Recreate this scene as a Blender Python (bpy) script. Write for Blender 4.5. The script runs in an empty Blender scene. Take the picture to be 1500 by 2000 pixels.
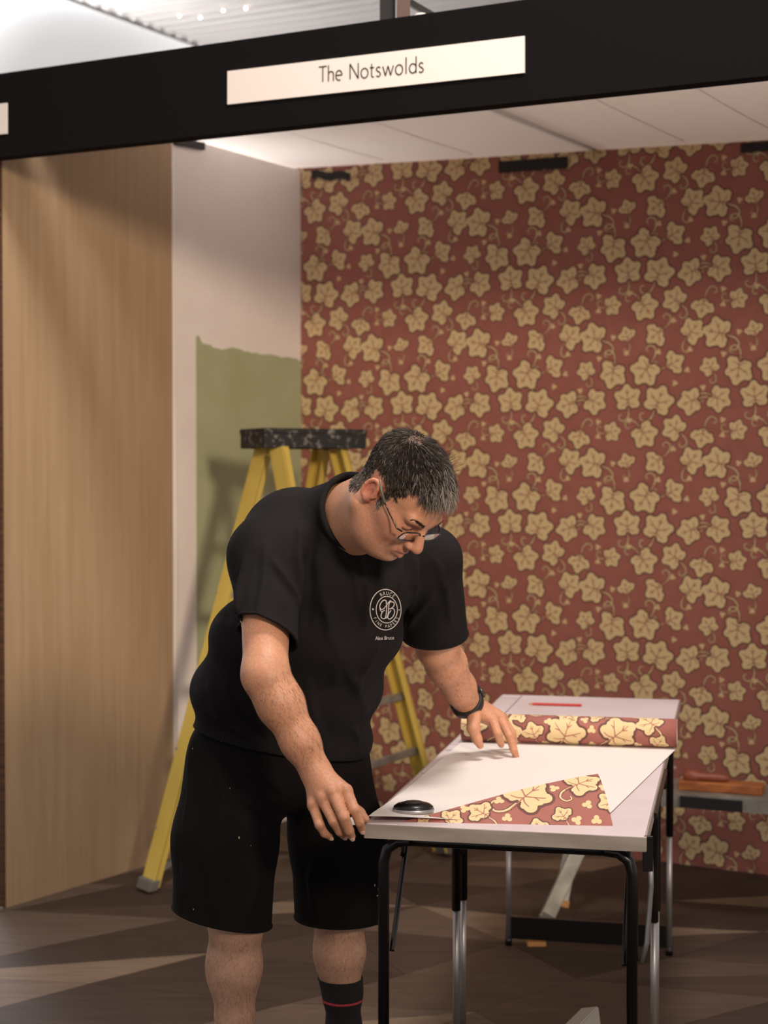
import bpy, bmesh, math, random
import numpy as np
from mathutils import Vector, Matrix
from mathutils.bvhtree import BVHTree

random.seed(7)
RNG = np.random.default_rng(7)
scene = bpy.context.scene
COL = scene.collection

# ------------------------------------------------------------------ camera, world, lights
CAM = Vector((0, 0, 1.6)); FPX = 3125.0; PITCH = math.atan(70 / FPX)
cam_data = bpy.data.cameras.new('camera'); cam = bpy.data.objects.new('camera', cam_data); COL.objects.link(cam)
cam.location = CAM; cam.rotation_euler = (math.pi / 2 - PITCH, 0, 0)
cam_data.sensor_fit = 'HORIZONTAL'; cam_data.sensor_width = 24; cam_data.lens = 50
cam_data.clip_start = 0.05; cam_data.clip_end = 200
cam_data.dof.use_dof = True; cam_data.dof.focus_distance = 3.6; cam_data.dof.aperture_fstop = 3.2
scene.camera = cam

world = bpy.data.worlds.new('tent_ambient'); scene.world = world; world.use_nodes = True
bg = world.node_tree.nodes['Background']
bg.inputs[0].default_value = (1.0, 0.92, 0.87, 1); bg.inputs[1].default_value = 0.42

def lamp(name, kind, loc, target, energy, color, **kw):
    d = bpy.data.lights.new(name, kind); d.energy = energy; d.color = color
    for k, v in kw.items(): setattr(d, k, v)
    o = bpy.data.objects.new(name, d); COL.objects.link(o); o.location = loc
    o.rotation_euler = (Vector(target) - Vector(loc)).to_track_quat('-Z', 'Y').to_euler()
    return o
lamp('stand_spotlight', 'SPOT', (2.5, -2.0, 3.5), (-0.45, 6.2, 1.75), 1180, (1.0, 0.80, 0.60), spot_size=math.radians(38), spot_blend=1.0, shadow_soft_size=0.45)
lamp('roof_floodlight', 'AREA', (0.5, 3.2, 5.2), (0.3, 3.9, 0.8), 110, (1.0, 0.92, 0.86), shape='DISK', size=0.9)
lamp('gable_daylight', 'AREA', (-4.2, 9.6, 4.4), (-3.6, 14.0, 5.0), 1150, (0.92, 0.96, 1.0), shape='RECTANGLE', size=3.0, size_y=1.5)
lamp('partition_daylight', 'AREA', (-0.95, 7.15, 3.75), (-0.70, 6.95, 3.0), 26, (0.90, 0.95, 1.0), shape='DISK', size=0.5)
scene.view_settings.view_transform = 'Standard'; scene.view_settings.look = 'None'
scene.view_settings.gamma = 1; scene.view_settings.use_curve_mapping = False
scene.view_settings.exposure = 0.42

# ------------------------------------------------------------------ helpers
FWD = Vector((0, math.cos(PITCH), -math.sin(PITCH))); UPV = Vector((0, math.sin(PITCH), math.cos(PITCH)))
def ray(x, y):
    return FWD + Vector((1, 0, 0)) * ((x - 750) / FPX) + UPV * ((1000 - y) / FPX)
def P(x, y, d):                     # point seen at photo position (x, y), at distance d in front of the camera
    r = ray(x, y); return CAM + r * (d / r.y)
def PZ(x, y, z):                    # point seen at (x, y) lying at height z
    r = ray(x, y); return CAM + r * ((z - CAM.z) / r.z)

def srgb(h):
    h = h.lstrip('#'); v = [int(h[i:i + 2], 16) / 255 for i in (0, 2, 4)]
    return tuple(c / 12.92 if c <= 0.04045 else ((c + 0.055) / 1.055) ** 2.4 for c in v) + (1,)

MATS = {}
def mat(name, color, rough=0.6, metal=0.0, color2=None, scale=(8, 8, 8), nscale=1.0, detail=4, bump=0.0, bscale=200, attr=None, sheen=0, spec=0.5, ramp=(0.35, 0.65), trans=0.0, emit=0, sss=0):
    if name in MATS: return MATS[name]
    m = bpy.data.materials.new(name); m.use_nodes = True; MATS[name] = m
    nt = m.node_tree; N = nt.nodes; Lk = nt.links; b = N['Principled BSDF']
    c1 = srgb(color) if isinstance(color, str) else tuple(color)
    b.inputs['Base Color'].default_value = c1; b.inputs['Roughness'].default_value = rough; b.inputs['Metallic'].default_value = metal
    b.inputs['Specular IOR Level'].default_value = spec
    if sheen: b.inputs['Sheen Weight'].default_value = sheen; b.inputs['Sheen Roughness'].default_value = 0.5
    if trans: b.inputs['Transmission Weight'].default_value = trans
    if sss:
        b.inputs['Subsurface Weight'].default_value = sss; b.inputs['Subsurface Radius'].default_value = (1, 0.35, 0.2); b.inputs['Subsurface Scale'].default_value = 0.006
    if emit: b.inputs['Emission Color'].default_value = c1; b.inputs['Emission Strength'].default_value = emit
    tc = N.new('ShaderNodeTexCoord')
    src = None
    if attr:
        a = N.new('ShaderNodeAttribute'); a.attribute_name = attr; src = a.outputs['Color']
    if color2 is not None:
        mp = N.new('ShaderNodeMapping'); mp.inputs['Scale'].default_value = scale
        Lk.new(tc.outputs['Object'], mp.inputs['Vector'])
        nz = N.new('ShaderNodeTexNoise'); nz.inputs['Scale'].default_value = nscale; nz.inputs['Detail'].default_value = detail
        Lk.new(mp.outputs[0], nz.inputs['Vector'])
        rp = N.new('ShaderNodeValToRGB'); rp.color_ramp.elements[0].position = ramp[0]; rp.color_ramp.elements[1].position = ramp[1]
        c2 = srgb(color2) if isinstance(color2, str) else tuple(color2)
        if attr:
            rp.color_ramp.elements[0].color = c1; rp.color_ramp.elements[1].color = c2
            mx = N.new('ShaderNodeMix'); mx.data_type = 'RGBA'; mx.blend_type = 'MULTIPLY'; mx.inputs[0].default_value = 1
            Lk.new(src, mx.inputs[6]); Lk.new(rp.outputs[0], mx.inputs[7]); src = mx.outputs[2]
        else:
            rp.color_ramp.elements[0].color = c1; rp.color_ramp.elements[1].color = c2; src = rp.outputs[0]
        Lk.new(nz.outputs['Fac'], rp.inputs[0])
    if src is not None: Lk.new(src, b.inputs['Base Color'])
    if bump:
        nb = N.new('ShaderNodeTexNoise'); nb.inputs['Scale'].default_value = bscale; nb.inputs['Detail'].default_value = 3
        Lk.new(tc.outputs['Object'], nb.inputs['Vector'])
        bp = N.new('ShaderNodeBump'); bp.inputs['Strength'].default_value = bump; bp.inputs['Distance'].default_value = 0.002
        Lk.new(nb.outputs['Fac'], bp.inputs['Height']); Lk.new(bp.outputs[0], b.inputs['Normal'])
    return m

def tag(o, label=None, cat=None, group=None, kind=None):
    if label: o['label'] = label
    if cat: o['category'] = cat
    if group: o['group'] = group
    if kind: o['kind'] = kind
    return o
ORG = {}
def empty(name, loc, label, cat, group=None):
    o = bpy.data.objects.new(name, None); COL.objects.link(o); o.location = loc; o.empty_display_size = 0.1
    ORG[o.name] = Vector(loc); return tag(o, label, cat, group)
def mesh_obj(name, verts, faces, m, parent=None, smooth=False, mats=None, fmat=None):
    org = ORG[parent.name] if parent else None
    me = bpy.data.meshes.new(name)
    vs = [(Vector(v) - org)[:] for v in verts] if org is not None and org.length > 0 else [tuple(v) for v in verts]
    me.from_pydata(vs, [], faces)
    for mm in (mats or [m]): me.materials.append(mm)
    if fmat is not None: me.polygons.foreach_set('material_index', fmat)
    if smooth: me.polygons.foreach_set('use_smooth', [True] * len(me.polygons))
    me.update()
    o = bpy.data.objects.new(name, me); COL.objects.link(o)
    if parent: o.parent = parent
    ORG[o.name] = org if org is not None else Vector((0, 0, 0))
    return o

class MB:
    def __init__(s): s.v = []; s.f = []
    def add(s, v, f):
        k = len(s.v); s.v += [Vector(q) for q in v]; s.f += [tuple(i + k for i in q) for q in f]; return s
    def hexa(s, c):                 # 8 corners: bottom 4 (ccw), top 4
        return s.add(c, [(3, 2, 1, 0), (4, 5, 6, 7), (0, 1, 5, 4), (1, 2, 6, 5), (2, 3, 7, 6), (3, 0, 4, 7)])
    def box(s, c, ax, ay, az, hx, hy, hz, bev=0.0):
        c = Vector(c); ax = Vector(ax).normalized(); ay = Vector(ay).normalized(); az = Vector(az).normalized()
        if bev <= 0:
            q = [c + ax * (sx * hx) + ay * (sy * hy) + az * (sz * hz) for sz in (-1, 1) for sx, sy in ((-1, -1), (1, -1), (1, 1), (-1, 1))]
            return s.hexa(q)
        bm = bmesh.new(); bmesh.ops.create_cube(bm, size=2)
        for v in bm.verts: v.co = Vector((v.co.x * hx, v.co.y * hy, v.co.z * hz))
        bmesh.ops.bevel(bm, geom=bm.edges[:], offset=bev, segments=2, affect='EDGES', profile=0.5)
        bm.verts.index_update()
        s.add([c + ax * v.co.x + ay * v.co.y + az * v.co.z for v in bm.verts], [tuple(v.index for v in f.verts) for f in bm.faces]); bm.free(); return s
    def bar(s, p, q, w, h, side=(0, 0, 1), bev=0.0):   # box along p-q
        p = Vector(p); q = Vector(q); d = (q - p); a = d.normalized(); sd = Vector(side); y = a.cross(sd).normalized(); z = y.cross(a)
        return s.box((p + q) / 2, a, y, z, d.length / 2, w / 2, h / 2, bev)
    def tube(s, pts, rad, n=12, cap=True):
        pts = [Vector(p) for p in pts]; R = rad if isinstance(rad, (list, tuple)) else [rad] * len(pts)
        k = len(s.v); ref = None; m = len(pts)
        for i, p in enumerate(pts):
            t = (pts[min(i + 1, m - 1)] - pts[max(i - 1, 0)]).normalized()
            if ref is None: ref = Vector((0, 0, 1)) if abs(t.z) < 0.9 else Vector((1, 0, 0))
            a = (ref - t * ref.dot(t)).normalized(); b = t.cross(a); ref = a
            for j in range(n):
                th = 2 * math.pi * j / n; s.v.append(p + (a * math.cos(th) + b * math.sin(th)) * R[i])
        for i in range(m - 1):
            for j in range(n):
                s.f.append((k + i * n + j, k + i * n + (j + 1) % n, k + (i + 1) * n + (j + 1) % n, k + (i + 1) * n + j))
        if cap: s.f.append(tuple(k + j for j in reversed(range(n)))); s.f.append(tuple(k + (m - 1) * n + j for j in range(n)))
        return s
    def prism(s, poly, ax, ay, org, depth):   # 2-D polygon extruded along ax x ay
        ax = Vector(ax); ay = Vector(ay); az = ax.cross(ay).normalized(); org = Vector(org); n = len(poly); k = len(s.v)
        for zz in (0, depth):
            for (x, y) in poly: s.v.append(org + ax * x + ay * y + az * zz)
        s.f.append(tuple(k + i for i in reversed(range(n)))); s.f.append(tuple(k + n + i for i in range(n)))
        for i in range(n): s.f.append((k + i, k + (i + 1) % n, k + n + (i + 1) % n, k + n + i))
        return s
    def sphere(s, c, r, seg=12, rings=8, sc=(1, 1, 1)):
        bm = bmesh.new(); bmesh.ops.create_uvsphere(bm, u_segments=seg, v_segments=rings, radius=r); bm.verts.index_update()
        s.add([Vector(c) + Vector((v.co.x * sc[0], v.co.y * sc[1], v.co.z * sc[2])) for v in bm.verts], [tuple(v.index for v in f.verts) for f in bm.faces]); bm.free(); return s
    def build(s, name, m, parent=None, smooth=False):
        return mesh_obj(name, s.v, s.f, m, parent, smooth)

def arc(c, r, a0, a1, n=16, sx=1.0, sy=1.0):
    return [(c[0] + sx * r * math.cos(math.radians(a0 + (a1 - a0) * i / n)), c[1] + sy * r * math.sin(math.radians(a0 + (a1 - a0) * i / n))) for i in range(n + 1)]
def ribbon(pts, w):                 # flat 2-D stroke -> verts2d, faces
    v = []; f = []; n = len(pts)
    for i in range(n):
        x0, y0 = pts[max(i - 1, 0)]; x1, y1 = pts[min(i + 1, n - 1)]; dx, dy = x1 - x0, y1 - y0; l = math.hypot(dx, dy) or 1
        ww = w[i] if isinstance(w, (list, tuple)) else w
        v += [(pts[i][0] - dy / l * ww / 2, pts[i][1] + dx / l * ww / 2), (pts[i][0] + dy / l * ww / 2, pts[i][1] - dx / l * ww / 2)]
    for i in range(n - 1): f.append((2 * i, 2 * i + 1, 2 * i + 3, 2 * i + 2))
    return v, f
def catmull(pts, n=6):
    out = []; m = len(pts)
    for i in range(m - 1):
        p0, p1, p2, p3 = [np.array(pts[min(max(j, 0), m - 1)], float) for j in (i - 1, i, i + 1, i + 2)]
        for k in range(n):
            t = k / n; out.append(tuple(0.5 * ((2 * p1) + (-p0 + p2) * t + (2 * p0 - 5 * p1 + 4 * p2 - p3) * t * t + (-p0 + 3 * p1 - 3 * p2 + p3) * t ** 3)))
    out.append(tuple(pts[-1])); return out

# ------------------------------------------------------------------ materials
M_ply = mat('plywood', '#ab9174', 0.55, color2='#9b8060', scale=(22, 22, 1.1), nscale=1.6, detail=10, ramp=(0.25, 0.8))
M_plyedge = mat('plywood_edge', '#5f3d24', 0.8, color2='#3c2516', scale=(4, 4, 60))
M_white = mat('white_wall_paint', '#efe7e2', 0.8, color2='#eae1db', scale=(3, 3, 3), bump=0.1, bscale=40)
M_green = mat('sage_green_paint', '#aeb28f', 0.85, color2='#a6ab85', scale=(6, 6, 6), bump=0.15, bscale=90)
M_fabric_w = mat('white_ceiling_fabric', '#e9e2de', 0.9, bump=0.05, bscale=300)
_nt = M_fabric_w.node_tree; _tr = _nt.nodes.new('ShaderNodeBsdfTranslucent'); _tr.inputs[0].default_value = srgb('#f0e8e2'); _mx = _nt.nodes.new('ShaderNodeMixShader'); _mx.inputs[0].default_value = 0.5
_nt.links.new(_nt.nodes['Principled BSDF'].outputs[0], _mx.inputs[1]); _nt.links.new(_tr.outputs[0], _mx.inputs[2]); _nt.links.new(_mx.outputs[0], _nt.nodes['Material Output'].inputs[0])
M_black = mat('black_fascia_cloth', '#0d0a0b', 0.95, bump=0.15, bscale=500, spec=0.15)
M_sign = mat('cream_sign_plate', '#e8ddd6', 0.6)
M_ink = mat('sign_lettering', '#2a1f1b', 0.7)
M_tape = mat('black_tape', '#0c0b0d', 0.6)
M_tent = mat('tent_lining', '#c9c0ba', 0.9)
M_tentw = mat('tent_wall_white', '#eeecea', 0.9)
M_terra = mat('paper_terracotta', '#a06258', 0.75, color2='#9a5d53', scale=(20, 20, 20))
M_cream = mat('paper_cream', '#d8c092', 0.75)
M_pdark = mat('paper_dark_outline', '#66403a', 0.75)
M_pvein = mat('paper_vein', '#a4695a', 0.75)
M_paper = mat('paper_back', '#e4dcd8', 0.7)
M_ttop = mat('tabletop_laminate', '#d6c8cc', 0.5, color2='#cfc0c3', scale=(5, 5, 5))
M_trim = mat('aluminium_trim', '#b5aaa0', 0.45, 0.35, color2='#9c9188', scale=(6, 6, 30))
M_blk = mat('black_steel', '#0d0b0c', 0.28)
M_silver = mat('zinc_tube', '#a9a4a4', 0.35, 0.75)
M_alu = mat('worn_aluminium', '#a6a39b', 0.5, 0.5, color2='#85817a', scale=(12, 12, 12))
M_yellow = mat('yellow_fibreglass', '#d2b85a', 0.5, color2='#c2a64c', scale=(8, 8, 3), ramp=(0.35, 0.8))
M_ladtop = mat('paint_spattered_black', '#1b1a1a', 0.7, color2='#8d8780', scale=(30, 30, 30), nscale=1.4, ramp=(0.55, 0.72))
M_rubber = mat('grey_rubber', '#6a655f', 0.8)
M_wood = mat('tool_wood', '#b06a38', 0.5, color2='#8a4d28', scale=(4, 40, 40))
M_dwood = mat('handle_wood', '#8c4a35', 0.4)
M_red = mat('red_pencil', '#b83a36', 0.4)
M_shirt = mat('black_cotton', (0.01013, 0.00864, 0.00918, 1), 0.95, bump=0.25, bscale=900, spec=0.12, color2=(0.01418, 0.01242, 0.01323, 1), scale=(9, 9, 9))
M_shorts = mat('black_jersey', (0.0062, 0.0046, 0.0052, 1), 0.95, bump=0.25, bscale=800, spec=0.12, color2=(0.0085, 0.0066, 0.0075, 1), scale=(7, 7, 7))
M_print = mat('white_shirt_print', '#cfc6c4', 0.8)
M_skin = mat('skin', (1.0, 1.0, 1.0, 1), 0.5, color2=(0.88, 0.80, 0.76, 1), scale=(190, 190, 190), nscale=1.0, attr='col', sss=0.12, spec=0.4, bump=0.12, bscale=350)
M_hair = mat('greying_hair', (0.2, 0.2, 0.2, 1), 0.6, attr='col', spec=0.2)
M_sock = mat('black_sock', '#151214', 0.95)
M_sockred = mat('red_sock_stripe', '#a33038', 0.9)
M_shoe = mat('dark_shoe', '#1c1a1c', 0.7)
M_sole = mat('shoe_sole', '#8d8a86', 0.7)
M_specs = mat('dark_spectacle_frame', '#1a1719', 0.2)
M_specs2 = mat('grey_temple_tip', '#6b665c', 0.4)
M_lens = mat('spectacle_lens', '#ffffff', 0.02, trans=1.0)
M_watch = mat('black_watch_strap', '#0e0c0d', 0.5)
M_glow = mat('fairy_light_bulb', (1.0, 0.88, 0.78, 1), 0.4, emit=14)
M_brown = mat('brown_steel', '#4b3428', 0.6)
M_knob = mat('white_knob', '#e9e2da', 0.4)
M_fleck = mat('dried_paint', '#8f8a72', 0.7)
M_tan = mat('pine_offcut', '#b9854c', 0.7)

# ------------------------------------------------------------------ setting: floor
def poly_slab(name, poly, z0, z1, m, parent=None, kind=None):
    n = len(poly); v = [(x, y, z0) for x, y in poly] + [(x, y, z1) for x, y in poly]
    f = [tuple(reversed(range(n))), tuple(range(n, 2 * n))] + [(i, (i + 1) % n, n + (i + 1) % n, n + i) for i in range(n)]
    o = mesh_obj(name, v, f, m, parent)
    if kind: tag(o, kind=kind)
    return o
M_floor = mat('dark_floor_base', '#2b211c', 0.7)
floor = poly_slab('floor', [(-8, -4), (8, -4), (8, 16), (-8, 16)], -0.05, -0.004, M_floor, kind='structure')
wood_tones = ['#66554a', '#4d3d35', '#776457', '#45362f', '#84705f', '#5b4a40']
def wood_floor_mat(k, ang):
    n = 'floor_wood_%d_%d' % (k, ang)
    if n in MATS: return MATS[n]
    m = mat(n, wood_tones[k], 0.62, color2=tuple(c * 0.62 for c in srgb(wood_tones[k])[:3]) + (1,), scale=(3.0, 34, 1), nscale=1.2, detail=7, ramp=(0.3, 0.75), spec=0.3)
    for nd in m.node_tree.nodes:
        if nd.type == 'MAPPING': nd.inputs['Rotation'].default_value = (0, 0, math.radians(ang))
    return m
def shrink(poly, d):
    cx = sum(p[0] for p in poly) / len(poly); cy = sum(p[1] for p in poly) / len(poly)
    out = []
    for x, y in poly:
        l = math.hypot(x - cx, y - cy); out.append((cx + (x - cx) * (1 - d / l), cy + (y - cy) * (1 - d / l)))
    return out
fa = Vector((math.cos(math.radians(-14)), math.sin(math.radians(-14)))) * 0.60
fb = Vector((math.cos(math.radians(40)), math.sin(math.radians(40)))) * 0.46
def lat(i, j):
    r = random.Random(i * 917 + j * 131)
    p = Vector((-0.2, 5.6)) + fa * i + fb * j + Vector((r.uniform(-.06, .06), r.uniform(-.06, .06))); return (p.x, p.y)
fcount = 0
for i in range(-9, 10):
    for j in range(-9, 10):
        q = [lat(i, j), lat(i + 1, j), lat(i + 1, j + 1), lat(i, j + 1)]
        cx = sum(p[0] for p in q) / 4; cy = sum(p[1] for p in q) / 4
        if not (3.9 < cy < 8.6 and abs(cx) < cy * 0.24 + 1.0): continue
        r = random.Random(i * 51 + j * 77)
        mode = r.random()
        polys = [(q[0], q[1], q[2]), (q[0], q[2], q[3])] if mode < 0.45 else ([(q[0], q[1], q[3]), (q[1], q[2], q[3])] if mode < 0.85 else [tuple(q)])
        for pl in polys:
            ang = r.choice([-14, 40, 13, 76])
            poly_slab('floor_plank', shrink(pl, 0.002), -0.004, 0.0, wood_floor_mat(r.randrange(6), ang), floor); fcount += 1

# ------------------------------------------------------------------ setting: booth walls
CN = Vector((-0.389, 7.5, 0))                      # inner corner
E = Vector((math.cos(math.radians(30)), -math.sin(math.radians(30)), 0))      # along the papered wall, to the right
WD = Vector((0.53, 0.848, 0)).normalized()         # along the left wall, inwards
WR = Vector((WD.y, -WD.x, 0))                      # off the left wall into the booth
EN = Vector((-E.y, E.x, 0)) * -1                   # off the papered wall towards the viewer
Z = Vector((0, 0, 1))
def wall_box(name, p, d, length, nrm, thick, z0, z1, m, kind='structure', parent=None):
    b = MB(); p = Vector(p)
    q = []
    for z in (z0, z1):
        for a, t in ((0, 0), (length, 0), (length, -thick), (0, -thick)): q.append(p + d * a + nrm * t + Z * z)
    b.hexa(q); o = b.build(name, m, parent)
    if kind: tag(o, kind=kind)
    return o
wl = wall_box('wall_left', CN - WD * 1.05, WD, 1.07, WR, 0.05, 0, 3.026, M_white)
# sage green painted area with a ragged top edge
g0 = CN - WD * 0.78
pts = []; ng = 40
for i in range(ng + 1):
    t = i / ng
    z = 2.165 - 0.02 * t + 0.010 * math.sin(t * 23) * (0.4 + 0.6 * math.sin(t * 7)) + (0.03 if i < 2 else 0) + RNG.uniform(-.004, .004)
    pts.append((t * 0.779, z))
mb = MB(); poly = [(0, 0.05)] + [(0.779, 0.05)] + [(a, b) for a, b in reversed(pts)]
mb.prism(poly, WD, Z, g0 + WR * 0.0002, 0.0016); mb.build('green_paint_patch', M_green, wl)
# vertical fabric crease strips in the white sheet hung over the left wall
mb = MB()
for off, w in ((1.0, 0.012), (0.93, 0.02)):
    p0 = CN - WD * off + WR * 0.0; mb.tube([p0 + Z * 0.02, p0 + Z * 1.2 + WD * 0.01, p0 + Z * 2.95 - WD * 0.01], w * 0.5, 8)
mb.build('sheet_crease', M_white, wl, True)

wb = wall_box('wall_back', CN - E * 0.03, E, 3.4, EN, 0.05, 0, 3.12, M_terra)

# ceiling: two panels of stretched white fabric either side of a batten line
def booth_pt(s, t, z): return CN + E * t - WD * s + Z * z
def ceil_z(s, t): return 3.036 - 0.045 * t - 0.02 * math.sin(math.pi * min(max(s / 1.9, 0), 1)) * math.sin(math.pi * min(max((t % 1.55) / 1.55, 0), 1))
def ceiling_panel(t0, t1, name, parent=None):
    n = 16; m_ = 16; v = []; f = []
    for i in range(n + 1):
        for j in range(m_ + 1):
            s = -0.06 + 1.90 * i / n; t = t0 + (t1 - t0) * j / m_; v.append(booth_pt(s, t, ceil_z(s, t)))
    k = len(v)
    v += [p + Z * 0.006 for p in v]
    for i in range(n):
        for j in range(m_):
            a = i * (m_ + 1) + j; q = (a, a + 1, a + m_ + 2, a + m_ + 1); f.append(q); f.append(tuple(k + x for x in reversed(q)))
    return mesh_obj(name, v, f, M_fabric_w, parent, True)
c1 = tag(ceiling_panel(-0.08, 1.475, 'ceiling'), kind='structure')
ceiling_panel(1.485, 3.4, 'fabric_panel', c1)
mb = MB(); mb.bar(booth_pt(-0.02, 1.48, ceil_z(0, 1.48) + 0.016), booth_pt(1.88, 1.48, ceil_z(1.88, 1.48) + 0.016), 0.03, 0.02)
mb.build('batten', mat('grey_batten', '#7b716b', 0.8), c1)
mb = MB()
for t in (0.5, 0.95, 1.9, 2.3):
    mb.tube([booth_pt(s, t + 0.02 * s, ceil_z(s, t) - 0.001) for s in (0.1, 0.6, 1.2, 1.85)], 0.0022, 6)
mb.build('fabric_seam', M_fabric_w, c1, True)

# plywood partition panel on the left
pp0 = Vector((-1.412, 5.9, 0)); pp1 = Vector((-0.893, 6.68, 0)); pd = (pp1 - pp0).normalized(); pr = Vector((pd.y, -pd.x, 0))
pe = empty('plywood_panel', pp0, 'tall bare plywood sheet standing along the left side of the stand', 'plywood')
plen = (pp1 - pp0).length
mb = MB(); mb.box(pp0 + pd * plen / 2 + pr * 0.006 + Z * 1.49, pd, pr, Z, plen / 2, 0.009, 1.4895, 0.0005); mb.build('face_sheet', M_ply, pe)
mb = MB(); mb.box(pp0 - pd * 0.006 - pr * 0.014 + Z * 1.485, pd, pr, Z, 0.006, 0.028, 1.48); mb.build('edge_batten', M_plyedge, pe)

# ------------------------------------------------------------------ wallpaper print generator
def leaf_circles(kind):
    L = [(0, 0, 0.36)]
    lobes = [(90, 1.0), (90 - 60, 0.98), (90 + 60, 0.98), (90 - 122, 0.82), (90 + 122, 0.82)]
    if kind == 1: lobes = [(90, 1.0), (22, 0.9), (158, 0.9)]
    if kind == 2: lobes = [(84, 1.05), (26, 0.85), (146, 1.0), (-38, 0.9), (205, 0.72)]
    for a, l in lobes:
        c, s = math.cos(math.radians(a)), math.sin(math.radians(a))
        L += [(0.32 * l * c, 0.32 * l * s, 0.24), (0.72 * l * c, 0.72 * l * s, 0.235)]
        for da in (-21, 21):
            c2, s2 = math.cos(math.radians(a + da)), math.sin(math.radians(a + da)); L.append((0.58 * l * c2, 0.58 * l * s2, 0.170))
    return L
def leaf_outline(kind, grow, n=72):
    C = leaf_circles(kind); out = []
    for k in range(n):
        th = 2 * math.pi * k / n; dx, dy = math.cos(th), math.sin(th); best = 0.15
        for cx, cy, r in C:
            r += grow; b = dx * cx + dy * cy; disc = r * r - (cx * cx + cy * cy - b * b)
            if disc >= 0 and b + math.sqrt(disc) > best: best = b + math.sqrt(disc)
        out.append((dx * best, dy * best))
    return out
VEINS = [[(0.04, -0.80), (0.02, -0.4), (0, 0.1), (0, 0.70)], [(0.01, -0.05), (0.25, 0.10), (0.62, 0.36)], [(0.01, -0.05), (-0.25, 0.10), (-0.62, 0.36)],
         [(0.01, -0.15), (0.18, -0.28), (0.44, -0.34)], [(0.01, -0.15), (-0.18, -0.28), (-0.44, -0.34)], [(0, 0.35), (0.13, 0.55)], [(0, 0.35), (-0.13, 0.55)],
         [(0.30, 0.13), (0.52, 0.12)], [(-0.30, 0.13), (-0.52, 0.12)]]
def fan(poly, c=(0, 0)):
    n = len(poly); return [(c, poly[i], poly[(i + 1) % n]) for i in range(n)]
def xf(tri, x, y, rot, sc):
    c, s = math.cos(rot) * sc, math.sin(rot) * sc
    return tuple((x + a * c - b * s, y + a * s + b * c) for a, b in tri)
def rib_tris(pts, w):
    v, f = ribbon(pts, w); out = []
    for a, b, c, d in f: out += [(v[a], v[b], v[c]), (v[a], v[c], v[d])]
    return out
TILE = (0.54, 0.528)
def tile_tris(detail=True):
    """list of (layer, triangle): 1 dark outline, 2 cream, 3 vein"""
    r = random.Random(11); T = []; grow = 0.085
    leafs = [(k, leaf_outline(k, 0), leaf_outline(k, grow)) for k in range(3)]
    nx, ny = 4, 4; dx, dy = TILE[0] / nx, TILE[1] / ny
    base = [0.3, 2.2, -0.7, 1.3, -2.5, 0.9, 2.9, -1.4, 0.1, -0.4, 1.9, -2.0, 2.5, -1.1, 0.6, 3.0]
    spots = []
    for j in range(ny):
        for i in range(nx):
            x = (i + 0.5 * (j % 2) + 0.25) * dx + r.uniform(-.019, .019); y = (j + 0.5) * dy + r.uniform(-.019, .019)
            big = (i * 3 + j * 5) % 7 != 0
            spots.append((x, y, base[j * 4 + i], (0.069 + r.uniform(-.008, .007)) if big else 0.048, r.choice([0, 0, 2, 1])))
    for (x, y, rot, sc, kd) in spots:
        # curling stem from the leaf base
        side = r.choice([-1, 1])
        st = catmull([(0, -0.5), (0.05 * side, -0.95), (0.3 * side, -1.25), (0.62 * side, -1.18), (0.68 * side, -0.92), (0.5 * side, -0.86)], 5)
        wd = [0.19 - 0.09 * i / (len(st) - 1) for i in range(len(st))]; wc = [0.09 - 0.04 * i / (len(st) - 1) for i in range(len(st))]
        for t in rib_tris(st, wd): T.append((0.6, xf(t, x, y, rot, sc)))
        for t in rib_tris(st, wc): T.append((0.8, xf(t, x, y, rot, sc)))
        k, o0, o1 = leafs[kd]
        for t in fan(o1): T.append((1, xf(t, x, y, rot, sc)))
        for t in fan(o0): T.append((2, xf(t, x, y, rot, sc)))
        for ve in VEINS:
            n = len(ve); w = [0.07 - 0.035 * i / (n - 1) for i in range(n)]
            for t in rib_tris(ve, w): T.append((3, xf(t, x, y, rot, sc)))
    # little trefoils in the gaps
    for j in range(ny):
        for i in range(nx):
            for q in range(2):
                x = (i + 0.5 * (j % 2) + 0.75 + r.uniform(-.1, .1)) * dx; y = (j + (0.5 if q else 1.0)) * dy + r.uniform(-.02, .02)
                if min(math.hypot((x - a + TILE[0] / 2) % TILE[0] - TILE[0] / 2, (y - b + TILE[1] / 2) % TILE[1] - TILE[1] / 2) - c * 0.95 for a, b, _, c, _ in spots) < 0.010: continue
                rot = r.uniform(0, 6)
                for a in range(3):
                    th = rot + a * 2.1; cx, cy = x + 0.0065 * math.cos(th), y + 0.0065 * math.sin(th)
                    T.append((1.9, None)) if False else None
                    for t in fan([(math.cos(2 * math.pi * m / 8), math.sin(2 * math.pi * m / 8)) for m in range(8)]): T.append((2, xf(t, cx, cy, 0, 0.0062)))
    return T
TILE_T = tile_tris()
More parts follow.
